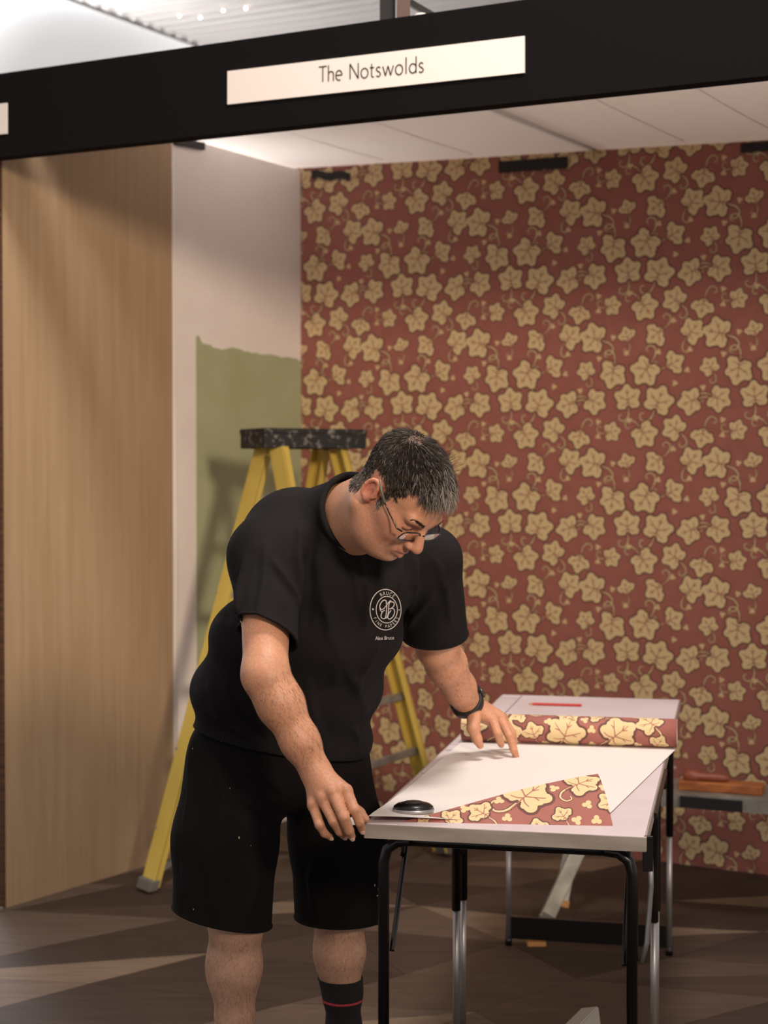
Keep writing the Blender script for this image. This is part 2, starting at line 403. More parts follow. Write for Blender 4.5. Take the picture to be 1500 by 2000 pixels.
def motif_tris(leaves, dots, seed=3):
    r = random.Random(seed); T = []; leafs = [(leaf_outline(k, 0), leaf_outline(k, 0.105)) for k in range(3)]
    for n_, (x, y, rot, sc, kd) in enumerate(leaves):
        side = 1 if n_ % 2 else -1
        st = catmull([(0, -0.4), (0.05 * side, -0.95), (0.3 * side, -1.25), (0.62 * side, -1.18), (0.68 * side, -0.92), (0.5 * side, -0.86)], 6)
        for lay, w0, w1 in ((0.6, 0.19, 0.10), (0.8, 0.10, 0.05)):
            for t in rib_tris(st, [w0 + (w1 - w0) * i / (len(st) - 1) for i in range(len(st))]): T.append((lay, xf(t, x, y, rot, sc)))
        o0, o1 = leafs[kd]
        for t in fan(o1): T.append((1, xf(t, x, y, rot, sc)))
        for t in fan(o0): T.append((2, xf(t, x, y, rot, sc)))
        for ve in VEINS:
            m = len(ve)
            for t in rib_tris(catmull(ve, 4), [0.06 - 0.03 * i / (4 * (m - 1)) for i in range(4 * (m - 1) + 1)]): T.append((3, xf(t, x, y, rot, sc)))
    for x, y in dots:
        rot = r.uniform(0, 6)
        for a in range(3):
            th = rot + a * 2.1
            for t in fan([(math.cos(2 * math.pi * m / 10), math.sin(2 * math.pi * m / 10)) for m in range(10)]): T.append((2, xf(t, x + 0.0062 * math.cos(th), y + 0.0062 * math.sin(th), 0, 0.0060)))
    return T
def clip_poly(poly, planes):
    for (a, b, c) in planes:        # keep a*x + b*y <= c
        out = []; n = len(poly)
        for i in range(n):
            p, q = poly[i], poly[(i + 1) % n]; dp = a * p[0] + b * p[1] - c; dq = a * q[0] + b * q[1] - c
            if dp <= 0: out.append(p)
            if (dp < 0 < dq) or (dq < 0 < dp):
                t = dp / (dp - dq); out.append((p[0] + (q[0] - p[0]) * t, p[1] + (q[1] - p[1]) * t))
        poly = out
        if len(poly) < 3: return None
    return poly
def region_planes(poly):            # convex ccw polygon
    out = []; n = len(poly)
    for i in range(n):
        (x0, y0), (x1, y1) = poly[i], poly[(i + 1) % n]; a, b = (y1 - y0), -(x1 - x0); out.append((a, b, a * x0 + b * y0))
    return out
def print_mesh(name, region, mapf, parent, cuts=None, rot=0.0, off=(0, 0), eps=0.00022, scale=1.0, tris=None):
    """lay the leaf print over the convex region of paper (u, v); mapf(u, v, height) gives the 3-D point"""
    planes = region_planes(region); xs = [p[0] for p in region]; ys = [p[1] for p in region]
    cr, sr = math.cos(rot), math.sin(rot); V = []; F = []; FM = []
    bx0, bx1, by0, by1 = min(xs), max(xs), min(ys), max(ys)
    rad = math.hypot(bx1 - bx0, by1 - by0); nn = int(rad / (TILE[0] * scale)) + 2 if tris is None else 0
    for a in range(-nn, nn + 1):
        for b in range(-nn, nn + 1):
            ox, oy = a * TILE[0] * scale + off[0], b * TILE[1] * scale + off[1]
            if rot == 0 and (ox > bx1 + .2 or ox + TILE[0] * scale < bx0 - .2 or oy > by1 + .2 or oy + TILE[1] * scale < by0 - .2): continue
            for lay, tri in (tris or TILE_T):
                q = [((x * scale + ox) * cr - (y * scale + oy) * sr, (x * scale + ox) * sr + (y * scale + oy) * cr) for x, y in tri]
                if max(p[0] for p in q) < bx0 or min(p[0] for p in q) > bx1 or max(p[1] for p in q) < by0 or min(p[1] for p in q) > by1: continue
                q = clip_poly(q, planes)
                if not q: continue
                pieces = [q]
                if cuts:
                    lo = min(p[1] for p in q); hi = max(p[1] for p in q); k0 = math.floor(lo / cuts); k1 = math.floor(hi / cuts)
                    if k1 > k0: pieces = [c for c in (clip_poly(q, [(0, -1, -k * cuts), (0, 1, (k + 1) * cuts)]) for k in range(k0, k1 + 1)) if c]
                for c in pieces:
                    k = len(V); V += [mapf(x, y, eps * lay) for x, y in c]; F.append(tuple(range(k, k + len(c)))); FM.append({0.6: 1, 0.8: 0, 1: 1, 2: 0, 3: 2}[lay])
    o = mesh_obj(name, V, F, None, parent, False, [M_cream, M_pdark, M_pvein], FM); return tag(o, kind='stuff')

pw = print_mesh('wallpaper_leaf_print', [(0.032, 0), (3.3, 0), (3.3, 3.1), (0.032, 3.1)], lambda u, v, h: CN - E * 0.03 + E * u + EN * h + Z * v, wb, eps=0.0005)

# black tabs of hook tape that hold the ceiling
def tape(s_pt, d, nrm, length, height, label, fold=0.0):
    d = Vector(d); v = []; f = []; n = 8
    for i in range(n + 1):
        for zz in (0, 1):
            p = s_pt + d * (length * i / n) + nrm * 0.003 + Z * (-height * (1 - zz) + fold * math.sin(i * 1.3))
            v += [p, p + nrm * 0.008]
    for i in range(n):
        a = i * 4; b = a + 4
        f += [(a, b, b + 2, a + 2), (a + 1, a + 3, b + 3, b + 1), (a, a + 1, b + 1, b), (a + 2, b + 2, b + 3, a + 3)]
    f += [(0, 2, 3, 1), (n * 4, n * 4 + 1, n * 4 + 3, n * 4 + 2)]
    o = mesh_obj('hook_tape_tab', v, f, M_tape); return tag(o, label, 'tape', 'black tabs under the stand ceiling')
def on_back(px, py):
    r = ray(px, py); t = (CN - CAM).dot(EN) / r.dot(EN); return CAM + r * t
def on_left(px, py):
    r = ray(px, py); t = (CN - CAM).dot(WR) / r.dot(WR); return CAM + r * t
def tab_on(fn, x0, y0, x1, y1, h, nrm, label, fold=0.0):
    a = fn(x0, y0); b = fn(x1, y1); tape(a, (b - a).normalized(), nrm, (b - a).length, h, label, fold)
tab_on(on_back, 611, 334, 685, 337, 0.036, EN, 'short crumpled black tape tab at the top of the papered wall beside the corner', 0.006)
tab_on(on_back, 976, 316, 1110, 306, 0.048, EN, 'long black tape tab at the middle of the papered wall top')
tab_on(on_back, 1448, 281, 1530, 275, 0.036, EN, 'black tape tab cut by the right edge above the papered wall')
tab_on(on_left, 338, 268, 397, 279, 0.032, WR, 'black tape tab at the top of the white left wall beside the plywood')

# ------------------------------------------------------------------ fascia over the stand
FO = Vector((-1.416 - 0.045, 5.9 - 0.078, 0)); FN = Vector((-E.y, E.x, 0)) * -1
def fz(t): return 2.748 - 0.0205 * t
mb = MB(); q = []
for dz in (0, 0.298):
    for a, t in ((-1.6, 0), (4.6, 0), (4.6, 0.06), (-1.6, 0.06)): q.append(FO + E * a - FN * t + Z * (fz(a) + dz))
mb.hexa(q); fas = mb.build('fascia_board', M_black)
tag(fas, 'long black cloth covered fascia board running across the front of the stand', 'fascia')
def on_fascia(px, py, off=0.0):
    r = ray(px, py); t = (FO + FN * off - CAM).dot(FN) / r.dot(FN); return CAM + r * t
def sign(cor, label):
    pts = [on_fascia(x, y, 0.006) for x, y in cor]; v = [p - FN * 0.0055 for p in pts] + pts
    b = MB(); b.hexa(v); return b, pts
sr = on_fascia(734, 137); se = empty('name_sign', sr, 'cream name sign with dark lettering in the middle of the black fascia', 'sign')
b, sp = sign([(444, 204), (1024, 142), (1024, 70), (444, 139)], '')
b.build('plate', M_sign, se)
# monoline lettering: strokes in cap-height units
def glyph(c):
    A = arc
    G = {
     'T': (0.62, [[(0.0, 1), (0.62, 1)], [(0.31, 1), (0.31, 0)]]),
     'h': (0.50, [[(0.06, 1.05), (0.06, 0)], [(0.06, 0.36)] + A((0.25, 0.44), 0.19, 160, 0, 12) + [(0.44, 0)]]),
     'e': (0.58, [[(0.08, 0.34), (0.52, 0.34)] + A((0.29, 0.33), 0.235, 3, 300, 22, 1, 1.35)]),
     'N': (0.78, [[(0.08, 0), (0.08, 1)], [(0.08, 1), (0.70, 0.0)], [(0.70, 0), (0.70, 1)]]),
     'o': (0.64, [A((0.32, 0.31), 0.26, 0, 360, 26, 1, 1.2)]),
     't': (0.36, [[(0.14, 0.86), (0.14, 0.14)] + A((0.25, 0.12), 0.11, 180, 300, 8), [(0.0, 0.61), (0.33, 0.61)]]),
     's': (0.44, [catmull([(0.36, 0.54), (0.22, 0.62), (0.08, 0.52), (0.12, 0.38), (0.30, 0.27), (0.36, 0.12), (0.22, 0.0), (0.06, 0.07)], 5)]),
     'w': (0.84, [[(0.03, 0.62), (0.23, 0.0)], [(0.23, 0.0), (0.42, 0.62)], [(0.42, 0.62), (0.61, 0.0)], [(0.61, 0.0), (0.81, 0.62)]]),
     'l': (0.24, [[(0.12, 1.05), (0.12, 0)]]),
     'd': (0.62, [[(0.54, 1.05), (0.54, 0)], A((0.30, 0.31), 0.245, 0, 360, 24, 1, 1.2)]),
     ' ': (0.34, [])}
    return G[c]
def sign_text(txt, w, org, ax, ay, nrm, size, parent):
    x = 0
    for c in txt:
        wd, strokes = glyph(c); mbx = MB()
        for s in strokes:
            v, f = ribbon(s, w); mbx.add([org + ax * ((x + a) * size) + ay * (b_ * size) + nrm * 0.0012 for a, b_ in v], f)
        if strokes: mbx.build('letter_' + (c.lower() if c.islower() else 'capital_' + c.lower()), M_ink, parent)
        x += wd + 0.07
    return x
def text_w(txt): return sum(glyph(c)[0] + 0.07 for c in txt) - 0.07
t0 = on_fascia(623, 161, 0.006); t1 = on_fascia(829, 141, 0.006)
ax = (t1 - t0).normalized(); ay = (sp[3] - sp[0]).normalized(); W = (t1 - t0).length
sign_text('The Notswolds', 0.085, t0, ax, ay, FN, W / text_w('The Notswolds'), se)
b, sp2 = sign([(-480, 313), (13, 261), (13, 201), (-480, 258)], '')
o = b.build('name_sign', M_sign); tag(o, 'cream name sign on the black fascia cut off at the left picture edge', 'sign')

# steel hanger on top of the fascia
hp = P(772, 45, 5.2); hp.z = 3.0
he = empty('fascia_hanger', Vector((hp.x, hp.y, 3.03)), 'dark steel hanger post above the black fascia with a brown front flange', 'hanger')
pz = lambda x, y: P(x, y, 5.16)
mb = MB(); a = pz(757, 48); bb = Vector((a.x, a.y, 3.9)); mb.bar(Vector((a.x, a.y, 3.0)), bb, 0.05, 0.05, (1, 0, 0)); mb.build('post', M_blk, he)
mb = MB(); a = P(788, 40, 5.1); mb.bar(Vector((a.x, a.y, 3.02)), Vector((a.x, a.y, 3.9)), 0.042, 0.02, (0, 1, 0)); mb.build('flange', M_brown, he)
mb = MB(); mb.bar(P(800, 5, 5.14), P(850, 34, 5.14), 0.02, 0.02); mb.build('brace', M_blk, he)
mb = MB(); mb.sphere(P(823, 36, 5.14), 0.022, 14, 10, (1.3, 1, 0.8)); mb.build('knob', M_knob, he, True)
mb = MB(); mb.bar(P(712, 50, 5.16), P(760, 44, 5.16), 0.03, 0.012); mb.build('base_plate', M_blk, he)

# ------------------------------------------------------------------ tent beyond
TD = 13.0
mb = MB(); mb.box((-1.5, TD + 1.5, 4.0), (1, 0, 0), (0, 1, 0), Z, 9.0, 0.03, 4.0); tag(mb.build('wall_far_tent', M_tentw), kind='structure')
# pleated roof lining rising towards the viewer
n, m_ = 420, 6; v = []; f = []
e0 = P(300, 100, 12.4); 
rl0 = P(135, -8, 10.5); rl1 = P(415, 96, 13.0)
edge = (rl1 - rl0)
lat_d = Vector((math.cos(math.radians(30)), -math.sin(math.radians(30)), 0.0))
for i in range(n + 1):
    t = -0.9 + 2.1 * i / n
    base = rl0 + edge * t
    ph = 0.025 * math.sin(i * 1.05) + 0.015 * math.sin(i * 0.37 + 1)
    for j in range(m_ + 1):
        s = 7.5 * j / m_; v.append(base + lat_d * s + Vector((0, 0, ph * min(1, 0.4 + s) - 0.05 * math.sin(math.pi * j / m_))))
for i in range(n):
    for j in range(m_): a = i * (m_ + 1) + j; f.append((a, a + 1, a + m_ + 2, a + m_ + 1))
o = mesh_obj('roof_lining', v, f, M_tent, None, True); tag(o, kind='structure'); o.name = 'ceiling_tent_lining'; LBV = BVHTree.FromPolygons([Vector(q) for q in v], f)
# smooth white swag along the edge of the lining
v = []; f = []; n = 40; m_ = 12
for i in range(n + 1):
    t = -0.9 + 2.1 * i / n; base = rl0 + edge * t
    for j in range(m_ + 1):
        s = j / m_; v.append(base + Vector((-0.75 * s, 0.25 * s, -0.40 * s ** 1.6 + 0.10 * math.sin(math.pi * s) - 0.25 * max(0, 0.35 - t) * s)))
for i in range(n):
    for j in range(m_): a = i * (m_ + 1) + j; f.append((a, a + m_ + 1, a + m_ + 2, a + 1))
o = mesh_obj('tent_swag', v, f, M_tentw, None, True); tag(o, 'smooth white fabric swag between the pleated roof lining and bright tent wall', 'drape')
mb = MB(); mb.tube([rl0 + edge * (-0.9 + 2.1 * i / 20) + Vector((0, 0, -0.02)) for i in range(21)], 0.012, 8); oo = mb.build('piping', mat('grey_piping', '#8d817b', 0.8), o, True)
oo2 = None
# small drape at the very top left corner
v = []; f = []
for i in range(21):
    for j in range(9):
        a = i / 20; s = j / 8; v.append(P(-40 + 170 * a, -45 + 72 * math.sin(math.pi * (0.15 + 0.75 * a)) * s, 12.0) + Vector((0, -0.3 * math.sin(math.pi * s), 0)))
for i in range(20):
    for j in range(8): k = i * 9 + j; f.append((k, k + 1, k + 10, k + 9))
o = mesh_obj('hanging_drape', v, f, M_tent, None, True); tag(o, 'greyish fabric loop hanging in the top left corner of the tent', 'drape')
# thin mast by the bright wall
mb = MB(); mb.tube([P(94, 105, 12.8), P(94, 180, 12.8)], 0.005, 6); o = mb.build('hanging_wire', M_silver); tag(o, 'thin hanging wire in front of the bright tent wall', 'wire')
lab = ['fairy light on the roof lining, leftmost of the four', 'fairy light on the roof lining, lowest of the four', 'fairy light on the roof lining, third from the left', 'fairy light on the roof lining, rightmost of the four']
for k, (x, y) in enumerate([(350, 22), (391, 26), (436, 12), (480, 8)]):
    hit = LBV.ray_cast(CAM, ray(x, y).normalized())[0]; c = (hit if hit is not None else P(x, y, 9.3)) - Z * 0.03
    fe = empty('fairy_light', c, lab[k], 'light', 'fairy lights on the roof lining')
    mb = MB(); mb.sphere(c, 0.0065, 10, 8); mb.build('bulb', M_glow, fe, True)
    mb = MB(); mb.tube([c + Z * 0.008, c + Z * 0.06], 0.004, 6); mb.build('holder', M_knob, fe)

# ------------------------------------------------------------------ work tables
TA = Vector((0.2145, 0.9767, 0)).normalized(); TW = Vector((TA.y, -TA.x, 0)); TO = Vector((-0.042, 3.44, 0)); TH = 0.85
def tp(a, w, z): return TO + TA * a + TW * w + Z * z
def work_table(a0, a1, label, first):
    te = empty('folding_work_table', tp((a0 + a1) / 2, 0.3, 0), label, 'table', 'folding work tables set end to end')
    L = a1 - a0; c = (a0 + a1) / 2
    mb = MB(); mb.box(tp(c, 0.3, TH - 0.0145), TA, TW, Z, L / 2 - 0.002, 0.298, 0.0145, 0.002); mb.build('tabletop', M_ttop, te)
    for nm, (p, q) in {'front': (tp(a0, 0, 0), tp(a0, 0.6, 0)), 'back': (tp(a1, 0, 0), tp(a1, 0.6, 0))}.items():
        mb = MB(); s = -1 if nm == 'front' else 1
        p2 = p + TA * (s * 0.001) + Z * (TH - 0.016); q2 = q + TA * (s * 0.001) + Z * (TH - 0.016)
        mb.bar(p2, q2, 0.004, 0.031, bev=0.001); mb.build('edge_trim', M_trim, te)
    for w in (0.0, 0.6):
        mb = MB(); mb.bar(tp(a0, w, TH - 0.016), tp(a1, w, TH - 0.016), 0.004, 0.031, bev=0.001); mb.build('edge_trim', M_trim, te)
    mb = MB()
    if first: pass
    # legs: a black bent upper frame with a zinc tube telescoping out of it
    for (a, s) in ((a0 + 0.055, 1), (a1 - 0.055, -1)):
        for w, ws in ((0.03, 1), (0.57, -1)):
            top = TH - 0.045
            black_end = 0.40 if not (first and s == 1) else 0.26
            pts = [tp(a + s * 0.0, w + ws * 0.06, top), tp(a, w + ws * 0.03, top - 0.004), tp(a, w + ws * 0.008, top - 0.02), tp(a, w, top - 0.05), tp(a, w, black_end)]
            mb = MB(); mb.tube(pts, 0.0125, 12); lg = mb.build('leg', M_blk, te, True)
            mb = MB(); mb.tube([tp(a, w, 0.012), tp(a, w, black_end + 0.02)], 0.0095, 12); mb.build('lower_tube', M_silver, lg, True)
            mb = MB(); mb.tube([tp(a, w, 0.0), tp(a, w, 0.03)], 0.0125, 10); mb.build('foot_cap', M_blk, lg, True)
            # folding brace up to the underside
            mb = MB(); mb.tube([tp(a + s * 0.004, w + ws * 0.018, 0.56), tp(a + s * 0.20, w + ws * 0.018, TH - 0.045)], 0.006, 8); mb.build('brace', M_blk, te)
        mb = MB(); mb.tube([tp(a, 0.08, TH - 0.046), tp(a, 0.52, TH - 0.046)], 0.0115, 10); mb.build('top_rail', M_blk, te, True)
        if not first and s == -1:
            mb = MB(); mb.bar(tp(a, 0.04, 0.062), tp(a, 0.56, 0.062), 0.012, 0.075); mb.build('crossbar', M_blk, te)
    return te
T1 = work_table(0.0, 1.045, 'nearer folding work table with the white sheet and curled patterned corner on it', True)
T2 = work_table(1.05, 2.095, 'farther folding work table behind the patterned roll with a red pencil on it', False)
# steel side bracket on the near right corner
mb = MB(); mb.bar(tp(0.012, 0.604, TH), tp(0.012, 0.604, TH - 0.075), 0.022, 0.006, (0, 1, 0), 0.002); mb.build('corner_bracket', M_blk, T1)
mb = MB(); mb.tube([tp(0.06, 0.606, TH - 0.03), tp(0.07, 0.608, TH - 0.12), tp(0.06, 0.60, TH - 0.24), tp(0.06, 0.588, TH - 0.28)], 0.006, 8); mb.build('side_stay', M_silver, T1, True)
mb = MB(); mb.bar(tp(0.3, 0.605, TH - 0.018), tp(0.86, 0.605, TH - 0.018), 0.008, 0.012); mb.build('carry_strip', M_blk, T1)
pts = [P(780, 1632, 3.62), P(786, 1648, 3.62), P(787, 1660, 3.62), P(784, 1672, 3.62)]
mb = MB(); mb.tube(pts, [0.004, 0.004, 0.0035, 0.003], 8); mb.build('strap_end', M_blk, T1, True)
# printed ruler marks on the laminate
def flat_strip(p, q, w, z):
    p = Vector(p); q = Vector(q); d = (q - p).normalized(); s = Vector((d.y, -d.x, 0)) * w / 2
    return [p - s + Z * z, q - s + Z * z, q + s + Z * z, p + s + Z * z]
M_mark = mat('ruler_mark', '#5b4f52', 0.8)
for tbl, aa in ((T1, [0.60, 0.95]), (T2, [1.25, 1.6, 2.0])):
    marks = [(tp(a, 0.006, 0), tp(a, 0.065, 0), 0.0035) for a in aa] + [(tp(aa[0] + 0.05 + k * 0.04, 0.03, 0), tp(aa[0] + 0.05 + k * 0.04, 0.04, 0), 0.007) for k in range(5)]
    if tbl is T2: marks.append((tp(1.4, 0.07, 0), tp(2.08, 0.07, 0), 0.003))
    for q0, q1, w in marks: mesh_obj('ruler_mark', flat_strip(q0, q1, w, TH + 0.0004), [(0, 1, 2, 3)], M_mark, tbl)

# ------------------------------------------------------------------ the length of wallpaper on the table
FL = Vector((-0.034, 3.446)); FR = Vector((0.476, 3.462)); BR = Vector((0.806, 4.385)); BL = Vector((0.222, 4.505))
re_ = empty('wallpaper_length', Vector((0.4, 4.0, TH)), 'length of leaf patterned wallpaper lying face down, half unrolled on the tables', 'wallpaper')
n = 24; m_ = 16; v = []; f = []
def sheet_z(s, t):      # s along, t across
    lift = 0.012 * math.exp(-((s - 0.0) / 0.18) ** 2) * math.exp(-(t / 0.35) ** 2)
    wave = 0.003 * math.exp(-((s - 0.22 - 0.10 * t) / 0.05) ** 2) * math.exp(-((t - 0.25) / 0.3) ** 2)
    return TH + 0.0026 + lift + wave
for layer in (0, 1):
    for i in range(n + 1):
        for j in range(m_ + 1):
            s, t = i / n, j / m_; p = FL.lerp(FR, t).lerp(BL.lerp(BR, t), s); v.append((p.x, p.y, sheet_z(s, t) - 0.0008 * layer))
K = (n + 1) * (m_ + 1)
for i in range(n):
    for j in range(m_):
        a = i * (m_ + 1) + j; q = (a, a + 1, a + m_ + 2, a + m_ + 1); f.append(q); f.append(tuple(K + x for x in reversed(q)))
mesh_obj('sheet', v, f, M_paper, re_, True, [M_paper, M_terra], [0, 1] * (len(f) // 2))
# paper corner pinched in the hand, reaching past the table edge
pc = [P(712, 1608, 3.43), P(709, 1584, 3.53), P(683, 1598, 3.425), P(684, 1612, 3.41)]
mb = MB(); mb.hexa([p - Z * 0.0006 for p in (pc[3], pc[0], pc[1], pc[2])] + [p + Z * 0.0004 for p in (pc[3], pc[0], pc[1], pc[2])]); mb.build('held_corner', M_paper, re_)
# roll
RA = Vector(((BR - BL).x, (BR - BL).y, 0)); RL = RA.length; RA.normalize(); RF = Vector((RA.y, -RA.x, 0))   # RF towards the viewer
RR = 0.039; RC = Vector((BL.x, BL.y, TH + 0.004 + RR)) - RF * 0.0 
def roll_pt(u, v_, h):               # v_ = arc length, 0 at the bottom front, going up the near side
    th = -math.pi / 2 + v_ / RR; r = RR + h
    return RC + RA * u + RF * (r * math.cos(th)) + Z * (r * math.sin(th))
v = []; f = []; fm = []; ns = 48
for u in (0, RL):
    for k in range(ns): v.append(roll_pt(u, 2 * math.pi * RR * k / ns, 0))
    for k in range(ns): v.append(roll_pt(u, 2 * math.pi * RR * k / ns, -0.012))
for k in range(ns):
    k2 = (k + 1) % ns
    f.append((k, 2 * ns + k, 2 * ns + k2, k2)); fm.append(0)
    f.append((ns + k, ns + k2, 3 * ns + k2, 3 * ns + k)); fm.append(1)
    f.append((k, k2, ns + k2, ns + k)); fm.append(1); f.append((2 * ns + k, 3 * ns + k, 3 * ns + k2, 2 * ns + k2)); fm.append(1)
roll = mesh_obj('roll', v, f, M_terra, re_, True, [M_terra, M_paper], fm)
roll['label'] = 'rolled up end showing the leaf print'
print_mesh('leaf_print', [(0.001, 0.0), (RL - 0.001, 0.0), (RL - 0.001, 2 * math.pi * RR * 0.97), (0.001, 2 * math.pi * RR * 0.97)], roll_pt, roll, cuts=RR * 0.16, tris=motif_tris(
    [(0.035, 0.075, 0.5, 0.050, 0), (0.125, 0.050, -1.2, 0.050, 2), (0.165, 0.115, 2.2, 0.036, 1), (0.205, 0.052, 0.3, 0.038, 1), (0.292, 0.052, -0.35, 0.062, 0), (0.300, 0.125, 2.6, 0.042, 0), (0.385, 0.118, 1.2, 0.036, 1), (0.432, 0.056, -0.9, 0.062, 2), (0.525, 0.095, 0.8, 0.044, 0), (0.545, 0.030, -0.5, 0.034, 1),
     (0.08, 0.165, 1.0, 0.055, 0), (0.22, 0.185, -0.6, 0.055, 2), (0.36, 0.19, 0.7, 0.058, 0), (0.49, 0.175, 2.0, 0.055, 2)],
    [(0.075, 0.105), (0.245, 0.090), (0.235, 0.018), (0.365, 0.070), (0.365, 0.022), (0.425, 0.132), (0.49, 0.025), (0.345, 0.100), (0.16, 0.012), (0.485, 0.125)]))
# curled up corner showing the pattern
A0 = P(762, 1611, 3.45); A1 = P(1197, 1613, 3.415); A2 = P(1168, 1511, 3.56)
FX = (A1 - A0).normalized(); nrmf = FX.cross(A2 - A0).normalized()
if nrmf.y > 0: nrmf = -nrmf
FY = nrmf.cross(FX); FY = FY if FY.z > 0 else -FY
fw = (A1 - A0).length; ax_, ay_ = (A2 - A0).dot(FX), (A2 - A0).dot(FY)
def fpx(x): return (x - 762) / 435 * fw
def fpy(y): return (1612 - y) / 101 * ay_
def flap_pt(u, v_, h):
    bul = 0.016 * math.sin(math.pi * min(max(v_ / ay_, 0), 1)) * min(1, u / fw)
    return A0 + FX * u + FY * v_ + nrmf * (bul + h)
v = []; f = []; ks = 12
for lay in (0, 1):
    for i in range(ks + 1):
        vv = ay_ * i / ks; u0 = ax_ * i / ks; u1 = fw + (ax_ - fw) * i / ks
        for j in range(ks + 1): v.append(flap_pt(u0 + (u1 - u0) * j / ks, vv, -0.0008 * lay))
K = (ks + 1) ** 2
for i in range(ks):
    for j in range(ks):
        a = i * (ks + 1) + j; q = (a, a + 1, a + ks + 2, a + ks + 1); f.append(q); f.append(tuple(K + x for x in reversed(q)))
flap = mesh_obj('curled_corner', v, f, M_terra, re_, True, [M_terra, M_paper], [0, 1] * (len(f) // 2))
flap['label'] = 'curled up corner showing the terracotta leaf print'
print_mesh('leaf_print', [(0, 0), (fw, 0), (ax_, ay_)], flap_pt, flap, cuts=ay_ / 10, tris=motif_tris(
    [(fpx(x), fpy(y), r_, s_, k_) for x, y, r_, s_, k_ in ((1030, 1562, -0.75, 0.062, 0), (1138, 1538, -1.0, 0.050, 2), (944, 1592, 0.9, 0.038, 1), (880, 1602, -0.6, 0.032, 1), (1102, 1598, 0.5, 0.028, 1), (1200, 1576, 0.9, 0.036, 0), (1052, 1618, 0.2, 0.030, 1), (830, 1606, 0.8, 0.022, 1))],
    [(fpx(x), fpy(y)) for x, y in ((992, 1600), (1150, 1580), (1086, 1548), (1166, 1604), (976, 1570), (1184, 1548), (908, 1584), (1128, 1604))]))

# black paper weight under the curled corner
wc = PZ(808, 1600, TH + 0.003); wc.y += 0.04; wc.z += 0.0085
we = empty('paper_weight', wc, 'black oval weight with a clear rim holding down the white sheet by the hand', 'weight')
v = []; f = []; prof = [(0.0, 0.0225), (0.45, 0.0215), (0.8, 0.0175), (0.96, 0.0125), (1.0, 0.0085)]
def lathe_oval(prof, sx, sy, c, n=28):
    v = []; f = []
    for r, z in prof:
        for k in range(n): th = 2 * math.pi * k / n; v.append(c + Vector((r * sx * math.cos(th), r * sy * math.sin(th), z)))
    for i in range(len(prof) - 1):
        for k in range(n): f.append((i * n + k, (i + 1) * n + k, (i + 1) * n + (k + 1) % n, i * n + (k + 1) % n))
    f.append(tuple((len(prof) - 1) * n + k for k in reversed(range(n)))); return v, f
v, f = lathe_oval(prof, 0.045, 0.036, wc); mesh_obj('cap', M_blk and v, f, M_blk, we, True)
v, f = lathe_oval([(0, 0.009), (1.0, 0.0085), (1.03, 0.005), (1.0, 0.0)], 0.045, 0.036, wc); mesh_obj('rim', v, f, M_silver, we, True)
v, f = lathe_oval([(0, 0.0232), (0.42, 0.0226), (0.5, 0.0208)], 0.045, 0.036, wc); mesh_obj('top_inset', v, f, mat('dark_grey_plastic', '#2b2829', 0.4), we, True)
# red pencil
p0 = PZ(1030, 1374.5, TH + 0.005); p1 = PZ(1136, 1377.5, TH + 0.005); d = (p1 - p0).normalized()
pe_ = empty('pencil', p0, 'red pencil lying on the far work table', 'pencil')
mb = MB(); mb.tube([p0 + d * 0.018, p1], 0.0042, 6); mb.build('barrel', M_red, pe_)
mb = MB(); mb.tube([p0 + d * 0.004, p0 + d * 0.018], [0.001, 0.004], 6); mb.build('sharpened_tip', M_tan, pe_)

# ------------------------------------------------------------------ step ladder
foot = {'A': PZ(288, 1742, 0.0), 'B': Vector((-0.55, 6.85, 0)), 'C': Vector((-0.10, 5.97, 0)), 'D': PZ(868, 1672, 0.0)}
topz = 1.70
tops = {'A': P(512, 872, 6.36), 'B': P(632, 876, 6.60), 'C': P(540, 876, 6.22), 'D': P(664, 878, 6.44)}
le = empty('step_ladder', Vector((-0.32, 6.4, 0)), 'yellow fibreglass step ladder with paint spattered black top behind the man', 'ladder')
sideA = (tops['B'] - tops['A']).normalized()
def rail_pt(k, t): return foot[k].lerp(tops[k], t)
for k in 'ABCD':
    mb = MB(); p, q = foot[k] + Z * 0.02, tops[k]; d = (q - p).normalized()
    wdir = sideA; fdir = d.cross(wdir).normalized(); inw = 1 if k in 'AC' else -1
    w_, t_ = (0.075, 0.012)
    # channel section: web plus two flanges
    c0 = (p + q) / 2; L = (q - p).length / 2
    mb.box(c0, d, wdir, fdir, L, 0.005, w_ / 2, 0.001)
    for s in (-1, 1): mb.box(c0 + fdir * (s * (w_ / 2 - 0.004)) + wdir * (0.014 * inw), d, wdir, fdir, L, 0.016, 0.004, 0.001)
    rl = mb.build('rail', M_yellow, le)
    mb = MB(); mb.box(foot[k] + Z * 0.022 + d * 0.01, d, wdir, fdir, 0.022, 0.022, 0.042, 0.005); mb.build('rubber_foot', M_rubber, rl)
tc_ = (tops['A'] + tops['B'] + tops['C'] + tops['D']) / 4
cd = Vector((sideA.x, sideA.y, 0)).normalized(); cx = Vector((-cd.y, cd.x, 0))
capA, capB = P(491, 858, 6.30), P(691, 858, 6.52)
cdir = (capB - capA); cdir.z = 0
mb = MB(); cc = (capA + capB) / 2; cn = cdir.normalized(); cs = Vector((-cn.y, cn.x, 0))
mb.box(cc + Z * 0.028, cn, cs, Z, cdir.length / 2, 0.12, 0.012, 0.006)
mb.box(cc - cs * 0.112, cn, cs, Z, cdir.length / 2 - 0.004, 0.006, 0.038, 0.004); mb.box(cc + cs * 0.112, cn, cs, Z, cdir.length / 2 - 0.004, 0.006, 0.038, 0.004)
for s in (-1, 1): mb.box(cc + cn * (s * (cdir.length / 2 - 0.008)), cn, cs, Z, 0.006, 0.112, 0.036, 0.004)
mb.build('top_cap', M_ladtop, le)
